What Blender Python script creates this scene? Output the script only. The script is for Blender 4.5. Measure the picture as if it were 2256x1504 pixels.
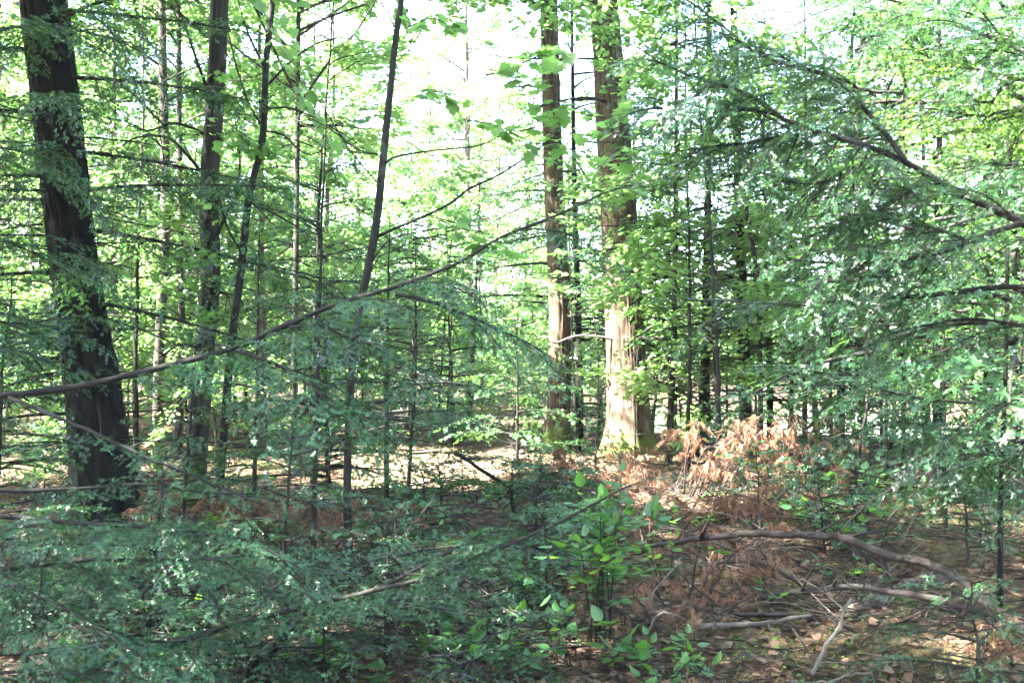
import bpy, math, random
import numpy as np
from mathutils import Vector, Matrix

R = np.random.default_rng(11)
random.seed(11)
SC = bpy.context.scene
COL = SC.collection
for o in list(bpy.data.objects):
    bpy.data.objects.remove(o)

# ------------------------------------------------------------------ camera, sky, sun, exposure
F, CX, CY = 2419.0, 1128.0, 752.0
PITCH = math.atan(38 / F)
CAMZ = 1.6
cam_d = bpy.data.cameras.new('camera')
cam = bpy.data.objects.new('camera', cam_d)
COL.objects.link(cam)
cam.location = (0, 0, CAMZ)
cam.rotation_euler = (math.pi / 2 + PITCH, 0, 0)
cam_d.sensor_width = 36
cam_d.lens = F * 36 / 2256
cam_d.clip_end = 2000
cam_d.dof.use_dof = True
cam_d.dof.focus_distance = 11.0
cam_d.dof.aperture_fstop = 5.6
SC.camera = cam

SUN_EL = math.radians(52)
SUN_AZ = (-0.955, -0.295)           # horizontal direction towards the sun
TS = np.array([SUN_AZ[0] * math.cos(SUN_EL), SUN_AZ[1] * math.cos(SUN_EL), math.sin(SUN_EL)])
TS /= np.linalg.norm(TS)
world = bpy.data.worlds.new('World')
SC.world = world
world.use_nodes = True
wn = world.node_tree
bg = wn.nodes['Background']
sky = wn.nodes.new('ShaderNodeTexSky')
sky.sky_type = 'NISHITA'
sky.sun_disc = False
sky.sun_elevation = SUN_EL
sky.sun_rotation = math.atan2(SUN_AZ[0], SUN_AZ[1])
sky.air_density = 1.0
sky.dust_density = 2.5
sky.ozone_density = 1.5
wn.links.new(sky.outputs[0], bg.inputs[0])
bg.inputs[1].default_value = 0.05
sun_d = bpy.data.lights.new('sun', 'SUN')
sun_d.energy = 3.6
sun_d.angle = math.radians(0.6)
sun_d.color = (1.0, 0.95, 0.86)
sun = bpy.data.objects.new('sun', sun_d)
COL.objects.link(sun)
sun.rotation_euler = Vector(TS).to_track_quat('Z', 'Y').to_euler()
sun.location = (-20, -6, 30)

SC.view_settings.view_transform = 'Standard'
SC.view_settings.look = 'None'
SC.view_settings.exposure = 5.6
SC.view_settings.gamma = 1
SC.view_settings.use_curve_mapping = False
cy = SC.cycles
cy.max_bounces = 8
cy.diffuse_bounces = 4
cy.glossy_bounces = 2
cy.transmission_bounces = 6
cy.transparent_max_bounces = 4
cy.sample_clamp_indirect = 6
cy.use_denoising = True

# ------------------------------------------------------------------ helpers
def P(px, py, Y):
    u, v = (px - CX) / F, (CY - py) / F
    y = math.cos(PITCH) - v * math.sin(PITCH)
    z = math.sin(PITCH) + v * math.cos(PITCH)
    k = Y / y
    return np.array([u * k, Y, CAMZ + z * k])

def sst(a, b, x):
    t = np.clip((x - a) / (b - a), 0, 1)
    return t * t * (3 - 2 * t)

def hash3(i, j, k):
    n = (i.astype(np.int64) * 374761393 + j.astype(np.int64) * 668265263 + k.astype(np.int64) * 1274126177) & 0x7fffffff
    n = (n ^ (n >> 13)) * 1103515245 & 0x7fffffff
    return ((n ^ (n >> 16)) & 0xffff) / 65535.0

def vnoise(x, y, z):
    x, y, z = np.broadcast_arrays(np.asarray(x, float), np.asarray(y, float), np.asarray(z, float))
    xi, yi, zi = np.floor(x), np.floor(y), np.floor(z)
    fx, fy, fz = x - xi, y - yi, z - zi
    fx, fy, fz = [f * f * (3 - 2 * f) for f in (fx, fy, fz)]
    r = 0
    for a in (0, 1):
        for b in (0, 1):
            for c in (0, 1):
                w = (fx if a else 1 - fx) * (fy if b else 1 - fy) * (fz if c else 1 - fz)
                r = r + w * hash3(xi + a, yi + b, zi + c)
    return r

LAKE_Z = -0.47
def lake_mask(x, y):
    return sst(2.2, 4.0, x + 0.25 * np.sin(y * .7)) * sst(22.0, 25.0, y + 0.3 * np.sin(x)) * (1 - sst(46, 50, y)) * (1 - sst(13, 16, x))

def hgt(x, y):
    x = np.asarray(x, float); y = np.asarray(y, float)
    h = 0.05 * np.sin(x * 1.1 + .6) * np.sin(y * .9 + 1.3) + 0.035 * np.sin(x * 2.3 + y * 1.4) + 0.02 * np.sin(x * 4.1 - y * 3.3 + 1)
    h = h + 0.012 * np.sin(x * 9.3 + 2 * np.sin(y * 5)) * np.sin(y * 8.1)
    h = h + .09 * (vnoise(x * 1.7 + 3, y * 1.7, 0) - .5) + .06 * (vnoise(x * 5, y * 5, 0) - .5) + .022 * (vnoise(x * 14, y * 14, 0) - .5)
    h = h + 0.16 * np.exp(-((x - 1.7) ** 2 / 5 + (y - 11.5) ** 2 / 6))
    h = h + 0.10 * np.exp(-((x - 1.9) ** 2 + (y - 17.5) ** 2) / 1.2)
    return h * (1 - lake_mask(x, y)) - 0.95 * lake_mask(x, y)

def G(px, Y):
    x = (px - CX) / F * Y
    return np.array([x, Y, float(hgt(x, Y))])

def nrm(a):
    return a / np.maximum(np.linalg.norm(a, axis=-1, keepdims=True), 1e-9)

def resample(pts, n):
    pts = np.asarray(pts, float)
    # Catmull-Rom through the points, then even arc length
    k = len(pts)
    if k > 2:
        q = np.vstack([2 * pts[0] - pts[1], pts, 2 * pts[-1] - pts[-2]])
        out = []
        for i in range(1, k):
            p0, p1, p2, p3 = q[i - 1], q[i], q[i + 1], q[i + 2]
            t = np.linspace(0, 1, 9)[:-1, None]
            out.append(.5 * ((2 * p1) + (p2 - p0) * t + (2 * p0 - 5 * p1 + 4 * p2 - p3) * t * t + (3 * p1 - p0 - 3 * p2 + p3) * t ** 3))
        pts = np.vstack(out + [pts[-1:]])
    d = np.concatenate([[0], np.cumsum(np.linalg.norm(np.diff(pts, axis=0), axis=1))])
    s = np.linspace(0, d[-1], n)
    return np.stack([np.interp(s, d, pts[:, j]) for j in range(pts.shape[1])], 1)

def plen(p):
    return float(np.linalg.norm(np.diff(p[:, :3], axis=0), axis=1).sum())

class MB:
    """collects triangles"""
    def __init__(s):
        s.v, s.f, s.t, s.n = [], [], [], 0
    def add(s, v, f, t=0.5):
        v = np.asarray(v, float).reshape(-1, 3); f = np.asarray(f, np.int64).reshape(-1, 3)
        s.v.append(v); s.f.append(f + s.n)
        s.t.append(np.broadcast_to(np.asarray(t, float), (len(v),)).copy())
        s.n += len(v)
    def tris(s):
        return sum(len(f) for f in s.f)
    def arrays(s):
        return np.vstack(s.v), np.vstack(s.f), np.concatenate(s.t)
    def mesh(s, name, mat, smooth=False, uv=None):
        v, f, t = s.arrays()
        return raw_mesh(name, v, f, t, mat, smooth)

def raw_mesh(name, v, f, t, mat, smooth=False):
    me = bpy.data.meshes.new(name)
    me.vertices.add(len(v)); me.vertices.foreach_set('co', v.astype(np.float32).ravel())
    me.loops.add(len(f) * 3); me.loops.foreach_set('vertex_index', f.astype(np.int32).ravel())
    me.polygons.add(len(f))
    me.polygons.foreach_set('loop_start', np.arange(0, len(f) * 3, 3, dtype=np.int32))
    me.polygons.foreach_set('loop_total', np.full(len(f), 3, np.int32))
    me.polygons.foreach_set('use_smooth', np.full(len(f), bool(smooth)))
    a = me.attributes.new('tint', 'FLOAT', 'POINT'); a.data.foreach_set('value', t.astype(np.float32))
    me.materials.append(mat)
    me.update(calc_edges=True)
    return me

def obj(name, me, parent=None, kind=None, label=None, cat=None, group=None, loc=None):
    o = bpy.data.objects.new(name, me)
    COL.objects.link(o)
    if parent is not None: o.parent = parent
    if loc is not None: o.location = [float(c) for c in loc]
    if kind: o['kind'] = kind
    if label: o['label'] = label
    if cat: o['category'] = cat
    if group: o['group'] = group
    return o

def thing(name, label, cat, loc=(0, 0, 0), group=None):
    return obj(name, None, None, None, label, cat, group, loc)

def dup(root, loc, rotz, scale, label, group=None):
    r = root.copy(); COL.objects.link(r)
    r.location = [float(c) for c in loc]; r.rotation_euler = (R.normal(0, .03), R.normal(0, .03), rotz); r.scale = (scale,) * 3
    r['label'] = label
    if group: r['group'] = group
    for ch in list(root.children):
        c = ch.copy(); COL.objects.link(c); c.parent = r
        for g in list(ch.children):
            d = g.copy(); COL.objects.link(d); d.parent = c
    return r

def tube(mb, pts, rad, sides=6, tint=.5, bump=0.0, cap=True):
    pts = np.asarray(pts, float); n = len(pts)
    rad = np.broadcast_to(np.asarray(rad, float), (n,)) if np.ndim(rad) < 2 else rad
    t = nrm(np.gradient(pts, axis=0))
    m = t.mean(0)
    ref = np.array([1., 0, 0]) if abs(m[2]) > .6 * np.linalg.norm(m) else np.array([0, 0, 1.])
    a = nrm(np.cross(t, ref)); b = np.cross(t, a)
    th = np.linspace(0, 2 * math.pi, sides, endpoint=False)
    rr = rad[:, None, None]
    if bump:
        rr = rr * (1 + bump * (R.random((n, sides, 1)) - .5))
    v = pts[:, None] + rr * (np.cos(th)[None, :, None] * a[:, None] + np.sin(th)[None, :, None] * b[:, None])
    i = np.arange(n - 1)[:, None] * sides + np.arange(sides)[None]
    j = np.arange(n - 1)[:, None] * sides + (np.arange(sides)[None] + 1) % sides
    f = np.concatenate([np.stack([i, i + sides, j], -1).reshape(-1, 3), np.stack([j, i + sides, j + sides], -1).reshape(-1, 3)])
    v = v.reshape(-1, 3)
    if cap:
        v = np.vstack([v, pts[-1] + t[-1] * rad[-1] * .5, pts[0]])
        k = np.arange(sides); k2 = (k + 1) % sides
        f = np.vstack([f, np.stack([k + (n - 1) * sides, np.full(sides, n * sides), k2 + (n - 1) * sides], -1),
                       np.stack([k2, np.full(sides, n * sides + 1), k], -1)])
    mb.add(v, f, tint)

def reroot(t, b):
    b = Vector([float(c) for c in b]); t.location = b
    for c in t.children: c.location -= b
    return t

def big_trunk(pts, rad, sides, rings, furrow, freq, base_z, flare=.35, lobes=5, mossy=0):
    """trunk with bark ridges and root flare as geometry"""
    q = resample(np.column_stack([pts, rad]), rings)
    p, r = q[:, :3], q[:, 3]
    th = np.linspace(0, 2 * math.pi, sides, endpoint=False)
    z = p[:, 2] - base_z
    Z, TH = np.meshgrid(z, th, indexing='ij')
    ph = R.random() * 50
    cx, sx = np.cos(TH), np.sin(TH)
    n1 = vnoise(cx * freq + ph, sx * freq, Z * 5.5 + 1.2 * vnoise(cx * 3, sx * 3, Z * 4))
    n2 = vnoise(cx * freq * 2.2 + ph, sx * freq * 2.2 + 9, Z * 13)
    n0 = vnoise(cx * 1.2 + ph, sx * 1.2, Z * .6)
    ridge = 1 - np.abs(2 * n1 - 1) * 1.6
    d = furrow * (ridge * .8 + n2 * .6) + r[:, None] * .10 * (n0 - .5)
    fl = flare * np.exp(-np.maximum(Z, 0) / .28) * (.55 + .45 * np.cos(TH * lobes + 4 * vnoise(cx, sx, Z * 0 + ph)))
    RR = r[:, None] * (1 + fl) + d
    v = np.stack([p[:, 0, None] + RR * cx, p[:, 1, None] + RR * sx, p[:, 2, None] + 0 * RR], -1).reshape(-1, 3)
    i = np.arange(rings - 1)[:, None] * sides + np.arange(sides)[None]
    j = np.arange(rings - 1)[:, None] * sides + (np.arange(sides)[None] + 1) % sides
    f = np.concatenate([np.stack([i, j, i + sides], -1).reshape(-1, 3), np.stack([j, j + sides, i + sides], -1).reshape(-1, 3)])
    tint = np.clip(ridge * .6 + n2 * .4, 0, 1).reshape(-1)
    mb = MB(); mb.add(v, f, tint)
    return mb

# ------------------------------------------------------------------ materials
def new_mat(name):
    m = bpy.data.materials.new(name); m.use_nodes = True
    nt = m.node_tree
    for n in list(nt.nodes): nt.nodes.remove(n)
    return m, nt, nt.nodes.new('ShaderNodeOutputMaterial')

def node(nt, t, **kw):
    n = nt.nodes.new(t)
    for k, v in kw.items():
        if k.startswith('i_'):
            n.inputs[k[2:].replace('_', ' ')].default_value = v
        else: setattr(n, k, v)
    return n

def c4(c): return (c[0], c[1], c[2], 1)

def ramp(nt, fac, stops):
    r = nt.nodes.new('ShaderNodeValToRGB')
    e = r.color_ramp.elements
    while len(e) < len(stops): e.new(.5)
    for k, (p, c) in zip(e, stops):
        k.position = p; k.color = c4(c)
    nt.links.new(fac, r.inputs[0])
    return r

def leaf_mat(name, dark, light, trans, tfac=.45, rough=.45, spec=.5, yellow=None):
    m, nt, out = new_mat(name)
    L = nt.links.new
    at = node(nt, 'ShaderNodeAttribute', attribute_name='tint')
    oi = node(nt, 'ShaderNodeObjectInfo')
    ad = node(nt, 'ShaderNodeMath', operation='MULTIPLY_ADD'); L(oi.outputs['Random'], ad.inputs[0]); ad.inputs[1].default_value = .35; L(at.outputs['Fac'], ad.inputs[2])
    no = node(nt, 'ShaderNodeMath', operation='MULTIPLY'); L(ad.outputs[0], no.inputs[0]); no.inputs[1].default_value = .75
    st = [(0, dark), (.8, light)]
    if yellow: st.append((.99, yellow))
    rp = ramp(nt, no.outputs[0], st)
    pb = node(nt, 'ShaderNodeBsdfPrincipled'); L(rp.outputs[0], pb.inputs['Base Color'])
    pb.inputs['Roughness'].default_value = rough
    pb.inputs['Specular IOR Level'].default_value = spec
    tr = node(nt, 'ShaderNodeBsdfTranslucent')
    mx = node(nt, 'ShaderNodeMix', data_type='RGBA'); L(rp.outputs[0], mx.inputs['A']); mx.inputs['B'].default_value = c4(trans); mx.inputs['Factor'].default_value = .8
    L(mx.outputs['Result'], tr.inputs['Color'])
    ms = node(nt, 'ShaderNodeMixShader'); ms.inputs[0].default_value = tfac
    L(pb.outputs[0], ms.inputs[1]); L(tr.outputs[0], ms.inputs[2]); L(ms.outputs[0], out.inputs[0])
    return m

def bark_mat(name, lo, hi, scale=(14, 14, 3), bump=.5, moss=0.0, moss_h=0.0, lichen=0.0, rough=.9):
    m, nt, out = new_mat(name)
    L = nt.links.new
    geo = node(nt, 'ShaderNodeTexCoord')
    mp = node(nt, 'ShaderNodeMapping'); mp.inputs['Scale'].default_value = scale
    L(geo.outputs['Object'], mp.inputs[0])
    n1 = node(nt, 'ShaderNodeTexNoise'); n1.inputs['Scale'].default_value = 1; n1.inputs['Detail'].default_value = 6; n1.inputs['Roughness'].default_value = .7
    L(mp.outputs[0], n1.inputs['Vector'])
    at = node(nt, 'ShaderNodeAttribute', attribute_name='tint')
    av = node(nt, 'ShaderNodeMath', operation='MULTIPLY_ADD'); L(at.outputs['Fac'], av.inputs[0]); av.inputs[1].default_value = .5
    hf = node(nt, 'ShaderNodeMath', operation='MULTIPLY'); L(n1.outputs['Fac'], hf.inputs[0]); hf.inputs[1].default_value = .5
    L(hf.outputs[0], av.inputs[2])
    rp = ramp(nt, av.outputs[0], [(.3, lo), (.68, hi)])
    colr = rp.outputs[0]
    n2 = node(nt, 'ShaderNodeTexNoise'); n2.inputs['Scale'].default_value = 5; n2.inputs['Detail'].default_value = 5
    L(geo.outputs['Object'], n2.inputs['Vector'])
    if lichen:
        r2 = ramp(nt, n2.outputs['Fac'], [(.58, (0, 0, 0)), (.66, (lichen,) * 3)])
        mx = node(nt, 'ShaderNodeMix', data_type='RGBA'); L(r2.outputs[0], mx.inputs['Factor']); L(colr, mx.inputs['A']); mx.inputs['B'].default_value = (.24, .27, .24, 1)
        colr = mx.outputs['Result']
    if moss or moss_h:
        sx = node(nt, 'ShaderNodeSeparateXYZ'); L(geo.outputs['Object'], sx.inputs[0])
        mr = node(nt, 'ShaderNodeMapRange'); L(sx.outputs['Z'], mr.inputs['Value']); mr.inputs['From Min'].default_value = moss_h; mr.inputs['From Max'].default_value = 0; mr.inputs['To Min'].default_value = moss; mr.inputs['To Max'].default_value = moss + .42
        n3 = node(nt, 'ShaderNodeTexNoise'); n3.inputs['Scale'].default_value = 3.2; n3.inputs['Detail'].default_value = 7; n3.inputs['Roughness'].default_value = .65
        L(geo.outputs['Object'], n3.inputs['Vector'])
        sm = node(nt, 'ShaderNodeMath', operation='ADD'); L(mr.outputs[0], sm.inputs[0]); L(n3.outputs['Fac'], sm.inputs[1])
        r3 = ramp(nt, sm.outputs[0], [(.58, (0, 0, 0)), (.75, (.9,) * 3)])
        mx = node(nt, 'ShaderNodeMix', data_type='RGBA'); L(r3.outputs[0], mx.inputs['Factor']); L(colr, mx.inputs['A']); mx.inputs['B'].default_value = (.055, .085, .015, 1)
        colr = mx.outputs['Result']
    pb = node(nt, 'ShaderNodeBsdfPrincipled'); L(colr, pb.inputs['Base Color']); pb.inputs['Roughness'].default_value = rough; pb.inputs['Specular IOR Level'].default_value = .25
    bp = node(nt, 'ShaderNodeBump'); bp.inputs['Strength'].default_value = bump; bp.inputs['Distance'].default_value = .02
    L(n1.outputs['Fac'], bp.inputs['Height']); L(bp.outputs[0], pb.inputs['Normal'])
    L(pb.outputs[0], out.inputs[0])
    return m

M = {}
M['hem'] = leaf_mat('hemlock_needles', (.001, .008, .004), (.036, .115, .044), (.12, .28, .06), .2, .33, .5)
M['hem_far'] = leaf_mat('hemlock_needles_far', (.006, .03, .012), (.05, .13, .045), (.13, .28, .05), .32, .36, .5)
M['hem_sunlit'] = leaf_mat('hemlock_needles_sunlit', (.04, .11, .03), (.10, .20, .04), (.25, .45, .05), .45, .42, .5)  # yellow-green copy of the hemlock needles, sunlight put into the colour
M['maple'] = leaf_mat('maple_leaves', (.035, .10, .015), (.09, .16, .035), (.30, .50, .15), .55, .42, .5, (.16, .18, .03))
M['maple_near'] = leaf_mat('maple_leaf_near', (.03, .10, .015), (.075, .155, .03), (.27, .49, .12), .54, .42, .5)
M['broad'] = leaf_mat('understory_leaf', (.022, .085, .025), (.055, .14, .04), (.20, .42, .04), .4, .38, .6)
M['litter'] = leaf_mat('dead_leaf', (.02, .011, .007), (.17, .11, .075), (.30, .17, .09), .12, .75, .25, (.5, .40, .29))
M['duff'] = leaf_mat('dead_needle', (.12, .065, .035), (.34, .20, .12), (.35, .18, .08), .18, .75, .2, (.45, .31, .2))
M['deadneedle'] = leaf_mat('brown_pine_needles', (.10, .05, .03), (.27, .15, .092), (.36, .19, .11), .3, .7, .25, (.34, .21, .135))
M['moss'] = leaf_mat('moss_herb', (.04, .09, .015), (.10, .17, .03), (.2, .35, .05), .3, .7, .3)
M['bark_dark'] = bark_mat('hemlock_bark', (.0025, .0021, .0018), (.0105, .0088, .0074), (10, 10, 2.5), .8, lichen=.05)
M['bark_pine'] = bark_mat('pine_bark', (.016, .011, .0075), (.092, .064, .042), (16, 16, 2.2), .55, moss_h=.62, lichen=.25)
M['bark_maple'] = bark_mat('mossy_bark', (.006, .005, .004), (.045, .038, .031), (9, 9, 4), .6, moss=-.06, moss_h=1.1, lichen=.5)
M['bark_thin'] = bark_mat('sapling_bark', (.006, .005, .004), (.024, .021, .018), (20, 20, 7), .4, lichen=.12)
M['bark_far'] = bark_mat('far_bark', (.022, .018, .015), (.085, .072, .06), (7, 7, 2), .4, lichen=.5)
M['twig'] = bark_mat('twig_bark', (.007, .006, .005), (.024, .021, .019), (25, 25, 25), .3, lichen=.12)
M['dead'] = bark_mat('dead_wood', (.035, .028, .024), (.15, .125, .11), (24, 24, 24), .6, lichen=.1)
M['stick'] = bark_mat('fallen_stick_bark', (.010, .0075, .0065), (.05, .039, .035), (22, 22, 22), .7, lichen=.12)
M['logbark'] = bark_mat('old_log_bark', (.02, .014, .011), (.13, .10, .085), (16, 16, 16), .9, lichen=.8)
M['cutwood'] = bark_mat('bare_wood', (.3, .2, .12), (.55, .4, .26), (30, 30, 30), .2)

def ground_mat():
    m, nt, out = new_mat('forest_floor')
    L = nt.links.new
    tc = node(nt, 'ShaderNodeTexCoord')
    n1 = node(nt, 'ShaderNodeTexNoise'); n1.inputs['Scale'].default_value = 26; n1.inputs['Detail'].default_value = 8; n1.inputs['Roughness'].default_value = .75
    n2 = node(nt, 'ShaderNodeTexNoise'); n2.inputs['Scale'].default_value = .7; n2.inputs['Detail'].default_value = 5
    for n in (n1, n2): L(tc.outputs['Object'], n.inputs['Vector'])
    r1 = ramp(nt, n1.outputs['Fac'], [(.36, (.008, .005, .004)), (.54, (.055, .036, .024)), (.72, (.2, .14, .1))])
    r2 = ramp(nt, n2.outputs['Fac'], [(.5, (0, 0, 0)), (.72, (.45, .45, .45))])
    mx = node(nt, 'ShaderNodeMix', data_type='RGBA'); L(r2.outputs[0], mx.inputs['Factor']); L(r1.outputs[0], mx.inputs['A']); mx.inputs['B'].default_value = (.10, .13, .04, 1)
    pb = node(nt, 'ShaderNodeBsdfPrincipled'); L(mx.outputs['Result'], pb.inputs['Base Color']); pb.inputs['Roughness'].default_value = .95; pb.inputs['Specular IOR Level'].default_value = .1
    bp = node(nt, 'ShaderNodeBump'); bp.inputs['Strength'].default_value = .8; bp.inputs['Distance'].default_value = .03
    L(n1.outputs['Fac'], bp.inputs['Height']); L(bp.outputs[0], pb.inputs['Normal']); L(pb.outputs[0], out.inputs[0])
    return m
def water_mat():
    m, nt, out = new_mat('pond_water')
    L = nt.links.new
    pb = node(nt, 'ShaderNodeBsdfPrincipled'); pb.inputs['Base Color'].default_value = (.02, .03, .03, 1); pb.inputs['Roughness'].default_value = .06; pb.inputs['IOR'].default_value = 1.33
    tc = node(nt, 'ShaderNodeTexCoord'); n1 = node(nt, 'ShaderNodeTexNoise'); n1.inputs['Scale'].default_value = 5; n1.inputs['Detail'].default_value = 4
    L(tc.outputs['Object'], n1.inputs['Vector'])
    bp = node(nt, 'ShaderNodeBump'); bp.inputs['Strength'].default_value = .35; bp.inputs['Distance'].default_value = .05
    L(n1.outputs['Fac'], bp.inputs['Height']); L(bp.outputs[0], pb.inputs['Normal']); L(pb.outputs[0], out.inputs[0])
    return m

# ------------------------------------------------------------------ ground, water
def build_ground():
    u = np.linspace(-1, 1, 171)
    xs = 9 * u + 391 * np.sign(u) * np.abs(u) ** 7
    w = np.linspace(0, 1, 321)
    ys = -40 + 0 * w
    ys = np.concatenate([np.linspace(-300, -20, 15)[:-1], np.linspace(-20, 3, 40)[:-1], np.linspace(3, 24, 210)[:-1], 24 + 376 * np.linspace(0, 1, 90) ** 2.2])
    X, Y = np.meshgrid(xs, ys, indexing='ij')
    Z = hgt(X, Y)
    v = np.stack([X, Y, Z], -1).reshape(-1, 3)
    a, b = X.shape
    i = (np.arange(a - 1)[:, None] * b + np.arange(b - 1)[None]).ravel()
    f = np.concatenate([np.stack([i, i + b, i + 1], -1), np.stack([i + 1, i + b, i + b + 1], -1)])
    obj('ground', raw_mesh('ground', v, f, np.full(len(v), .5), ground_mat(), True), kind='structure')
    xs = np.linspace(1, 20, 20); ys = np.linspace(20, 52, 20)
    X, Y = np.meshgrid(xs, ys, indexing='ij'); v = np.stack([X, Y, X * 0 + LAKE_Z], -1).reshape(-1, 3)
    a, b = X.shape
    i = (np.arange(a - 1)[:, None] * b + np.arange(b - 1)[None]).ravel()
    f = np.concatenate([np.stack([i, i + b, i + 1], -1), np.stack([i + 1, i + b, i + b + 1], -1)])
    obj('pond_water', raw_mesh('pond_water', v, f, np.full(len(v), .5), water_mat(), True), kind='structure')
build_ground()

# ------------------------------------------------------------------ hemlock foliage
def sub_branches(axis, t0, sub_len, step, droop, rng, spread=58, flat=.22, tip=.16):
    """branchlets left and right of a branch, roughly in its flat plane"""
    L = plen(axis); n = max(4, int(L * (1 - t0) / step))
    K = len(axis); T = nrm(np.gradient(axis, axis=0))
    ss = t0 + (1 - t0) * (np.arange(n) + .5 * rng.random(n)) / n
    out = []
    for k, s in enumerate(ss):
        x = s * (K - 1); i = min(int(x), K - 2); fr = x - i
        p = axis[i] * (1 - fr) + axis[i + 1] * fr
        t = nrm(T[i] * (1 - fr) + T[i + 1] * fr)
        side = nrm(np.cross(t, [0, 0, 1.])) * (1 if k % 2 else -1)
        u = (s - t0) / (1 - t0)
        ln = sub_len * min(1, .45 + 2.5 * u) * (max(1 - u, 0) ** .65 * .85 + tip) * rng.uniform(.6, 1.15)
        an = math.radians(spread * rng.uniform(.75, 1.15)) * (1 - .35 * u)
        d = t * math.cos(an) + side * math.sin(an) + np.array([0, 0, rng.normal(0, flat)])
        d = nrm(d)
        q = np.linspace(0, 1, 6)[:, None]
        curl = t * .25
        pts = p + (d + curl * q * .5) * ln * q + np.array([0, 0, -droop * ln]) * q ** 2
        out.append((pts, ln))
    tipd = T[-1]
    q = np.linspace(0, 1, 6)[:, None]
    out.append((axis[-1] + tipd * sub_len * .5 * q + np.array([0, 0, -droop * sub_len * .4]) * q ** 2, sub_len * .5))
    return out

LOD = {'near': dict(step=.0185, sp=.0072, nl=.0185, w=.0060, tl=.46),
       'mid': dict(step=.034, sp=.017, nl=.034, w=.0145, tl=.46),
       'low': dict(step=.05, sp=.034, nl=.05, w=.028, tl=.46)}

def needles(mb, subs, lod, rng, sunny=0.0, keep=1.0, roll_sd=.45):
    d = LOD[lod]
    B, D, N, Ln, Tt = [], [], [], [], []
    for pts, L in subs:
        n = max(3, int(L / d['step']))
        s = np.linspace(.06, .97, n)
        seg = s * 5; i = np.minimum(seg.astype(int), 4); fr = (seg - i)[:, None]
        p = pts[i] * (1 - fr) + pts[i + 1] * fr
        t = nrm(pts[i + 1] - pts[i])
        up = np.array([0, 0, 1.]); roll = rng.normal(0, roll_sd); nn = nrm(up - (t @ up)[:, None] * t + roll * np.cross(t, up) + rng.normal(0, .12 + .28 * roll_sd, (n, 3)))
        sd = np.cross(t, nn) * np.where(np.arange(n) % 2, 1, -1)[:, None]
        a = np.radians(rng.uniform(42, 66, n))[:, None]
        dr = nrm(t * np.cos(a) + sd * np.sin(a) + rng.normal(0, .10, (n, 3)) + [0, 0, -.12])
        ln = np.clip(d['tl'] * L * (1 - s) ** .8 * np.minimum(1, .4 + 3 * s) + .022, .02, .17) * rng.uniform(.65, 1.15, n)
        B += [p, pts[-2:-1]]; D += [dr, t[-1:]]; N += [nn, nn[-1:]]; Ln += [ln, [max(.03, .2 * L)]]
        tb = np.clip(rng.normal(.40, .22) + rng.normal(0, .2, n + 1) + sunny, 0, 1)
        Tt.append(tb)
    B, D, N = np.vstack(B), np.vstack(D), np.vstack(N); Ln = np.concatenate(Ln); Tt = np.concatenate(Tt)
    if keep < 1:
        k = rng.random(len(B)) < keep
        B, D, N, Ln, Tt = B[k], D[k], N[k], Ln[k], Tt[k]
    S = np.cross(D, N)
    # stem of each twiglet
    w = d['w'] * .35
    v = np.stack([B - S * w, B + S * w, B + D * (Ln * .97)[:, None]], 1).reshape(-1, 3)
    mb.add(v, np.arange(len(v)).reshape(-1, 3), np.repeat(Tt * .4, 3))
    cnt = np.maximum(3, (Ln / d['sp']).astype(int))
    idx = np.repeat(np.arange(len(B)), cnt)
    pos = np.arange(cnt.sum()) - np.repeat(np.cumsum(cnt) - cnt, cnt)
    u = (pos + rng.random(len(pos)) * .6) / cnt[idx]
    b = B[idx] + D[idx] * (Ln[idx] * u)[:, None] - np.array([0, 0, .08]) * (Ln[idx] * u * u)[:, None]
    for sg in (1, -1):
        nd = nrm(D[idx] * .5 + sg * S[idx] * .85 + N[idx] * rng.normal(.05, .45, (len(idx), 1)))
        nl = (d['nl'] * (1 - .45 * u) * rng.uniform(.75, 1.15, len(u)))[:, None]
        hw = D[idx] * d['w'] * .5
        v = np.stack([b - hw, b + hw, b + nd * nl], 1).reshape(-1, 3)
        mb.add(v, np.arange(len(v)).reshape(-1, 3), np.repeat(Tt[idx] + .25 * u ** 3, 3))

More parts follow.
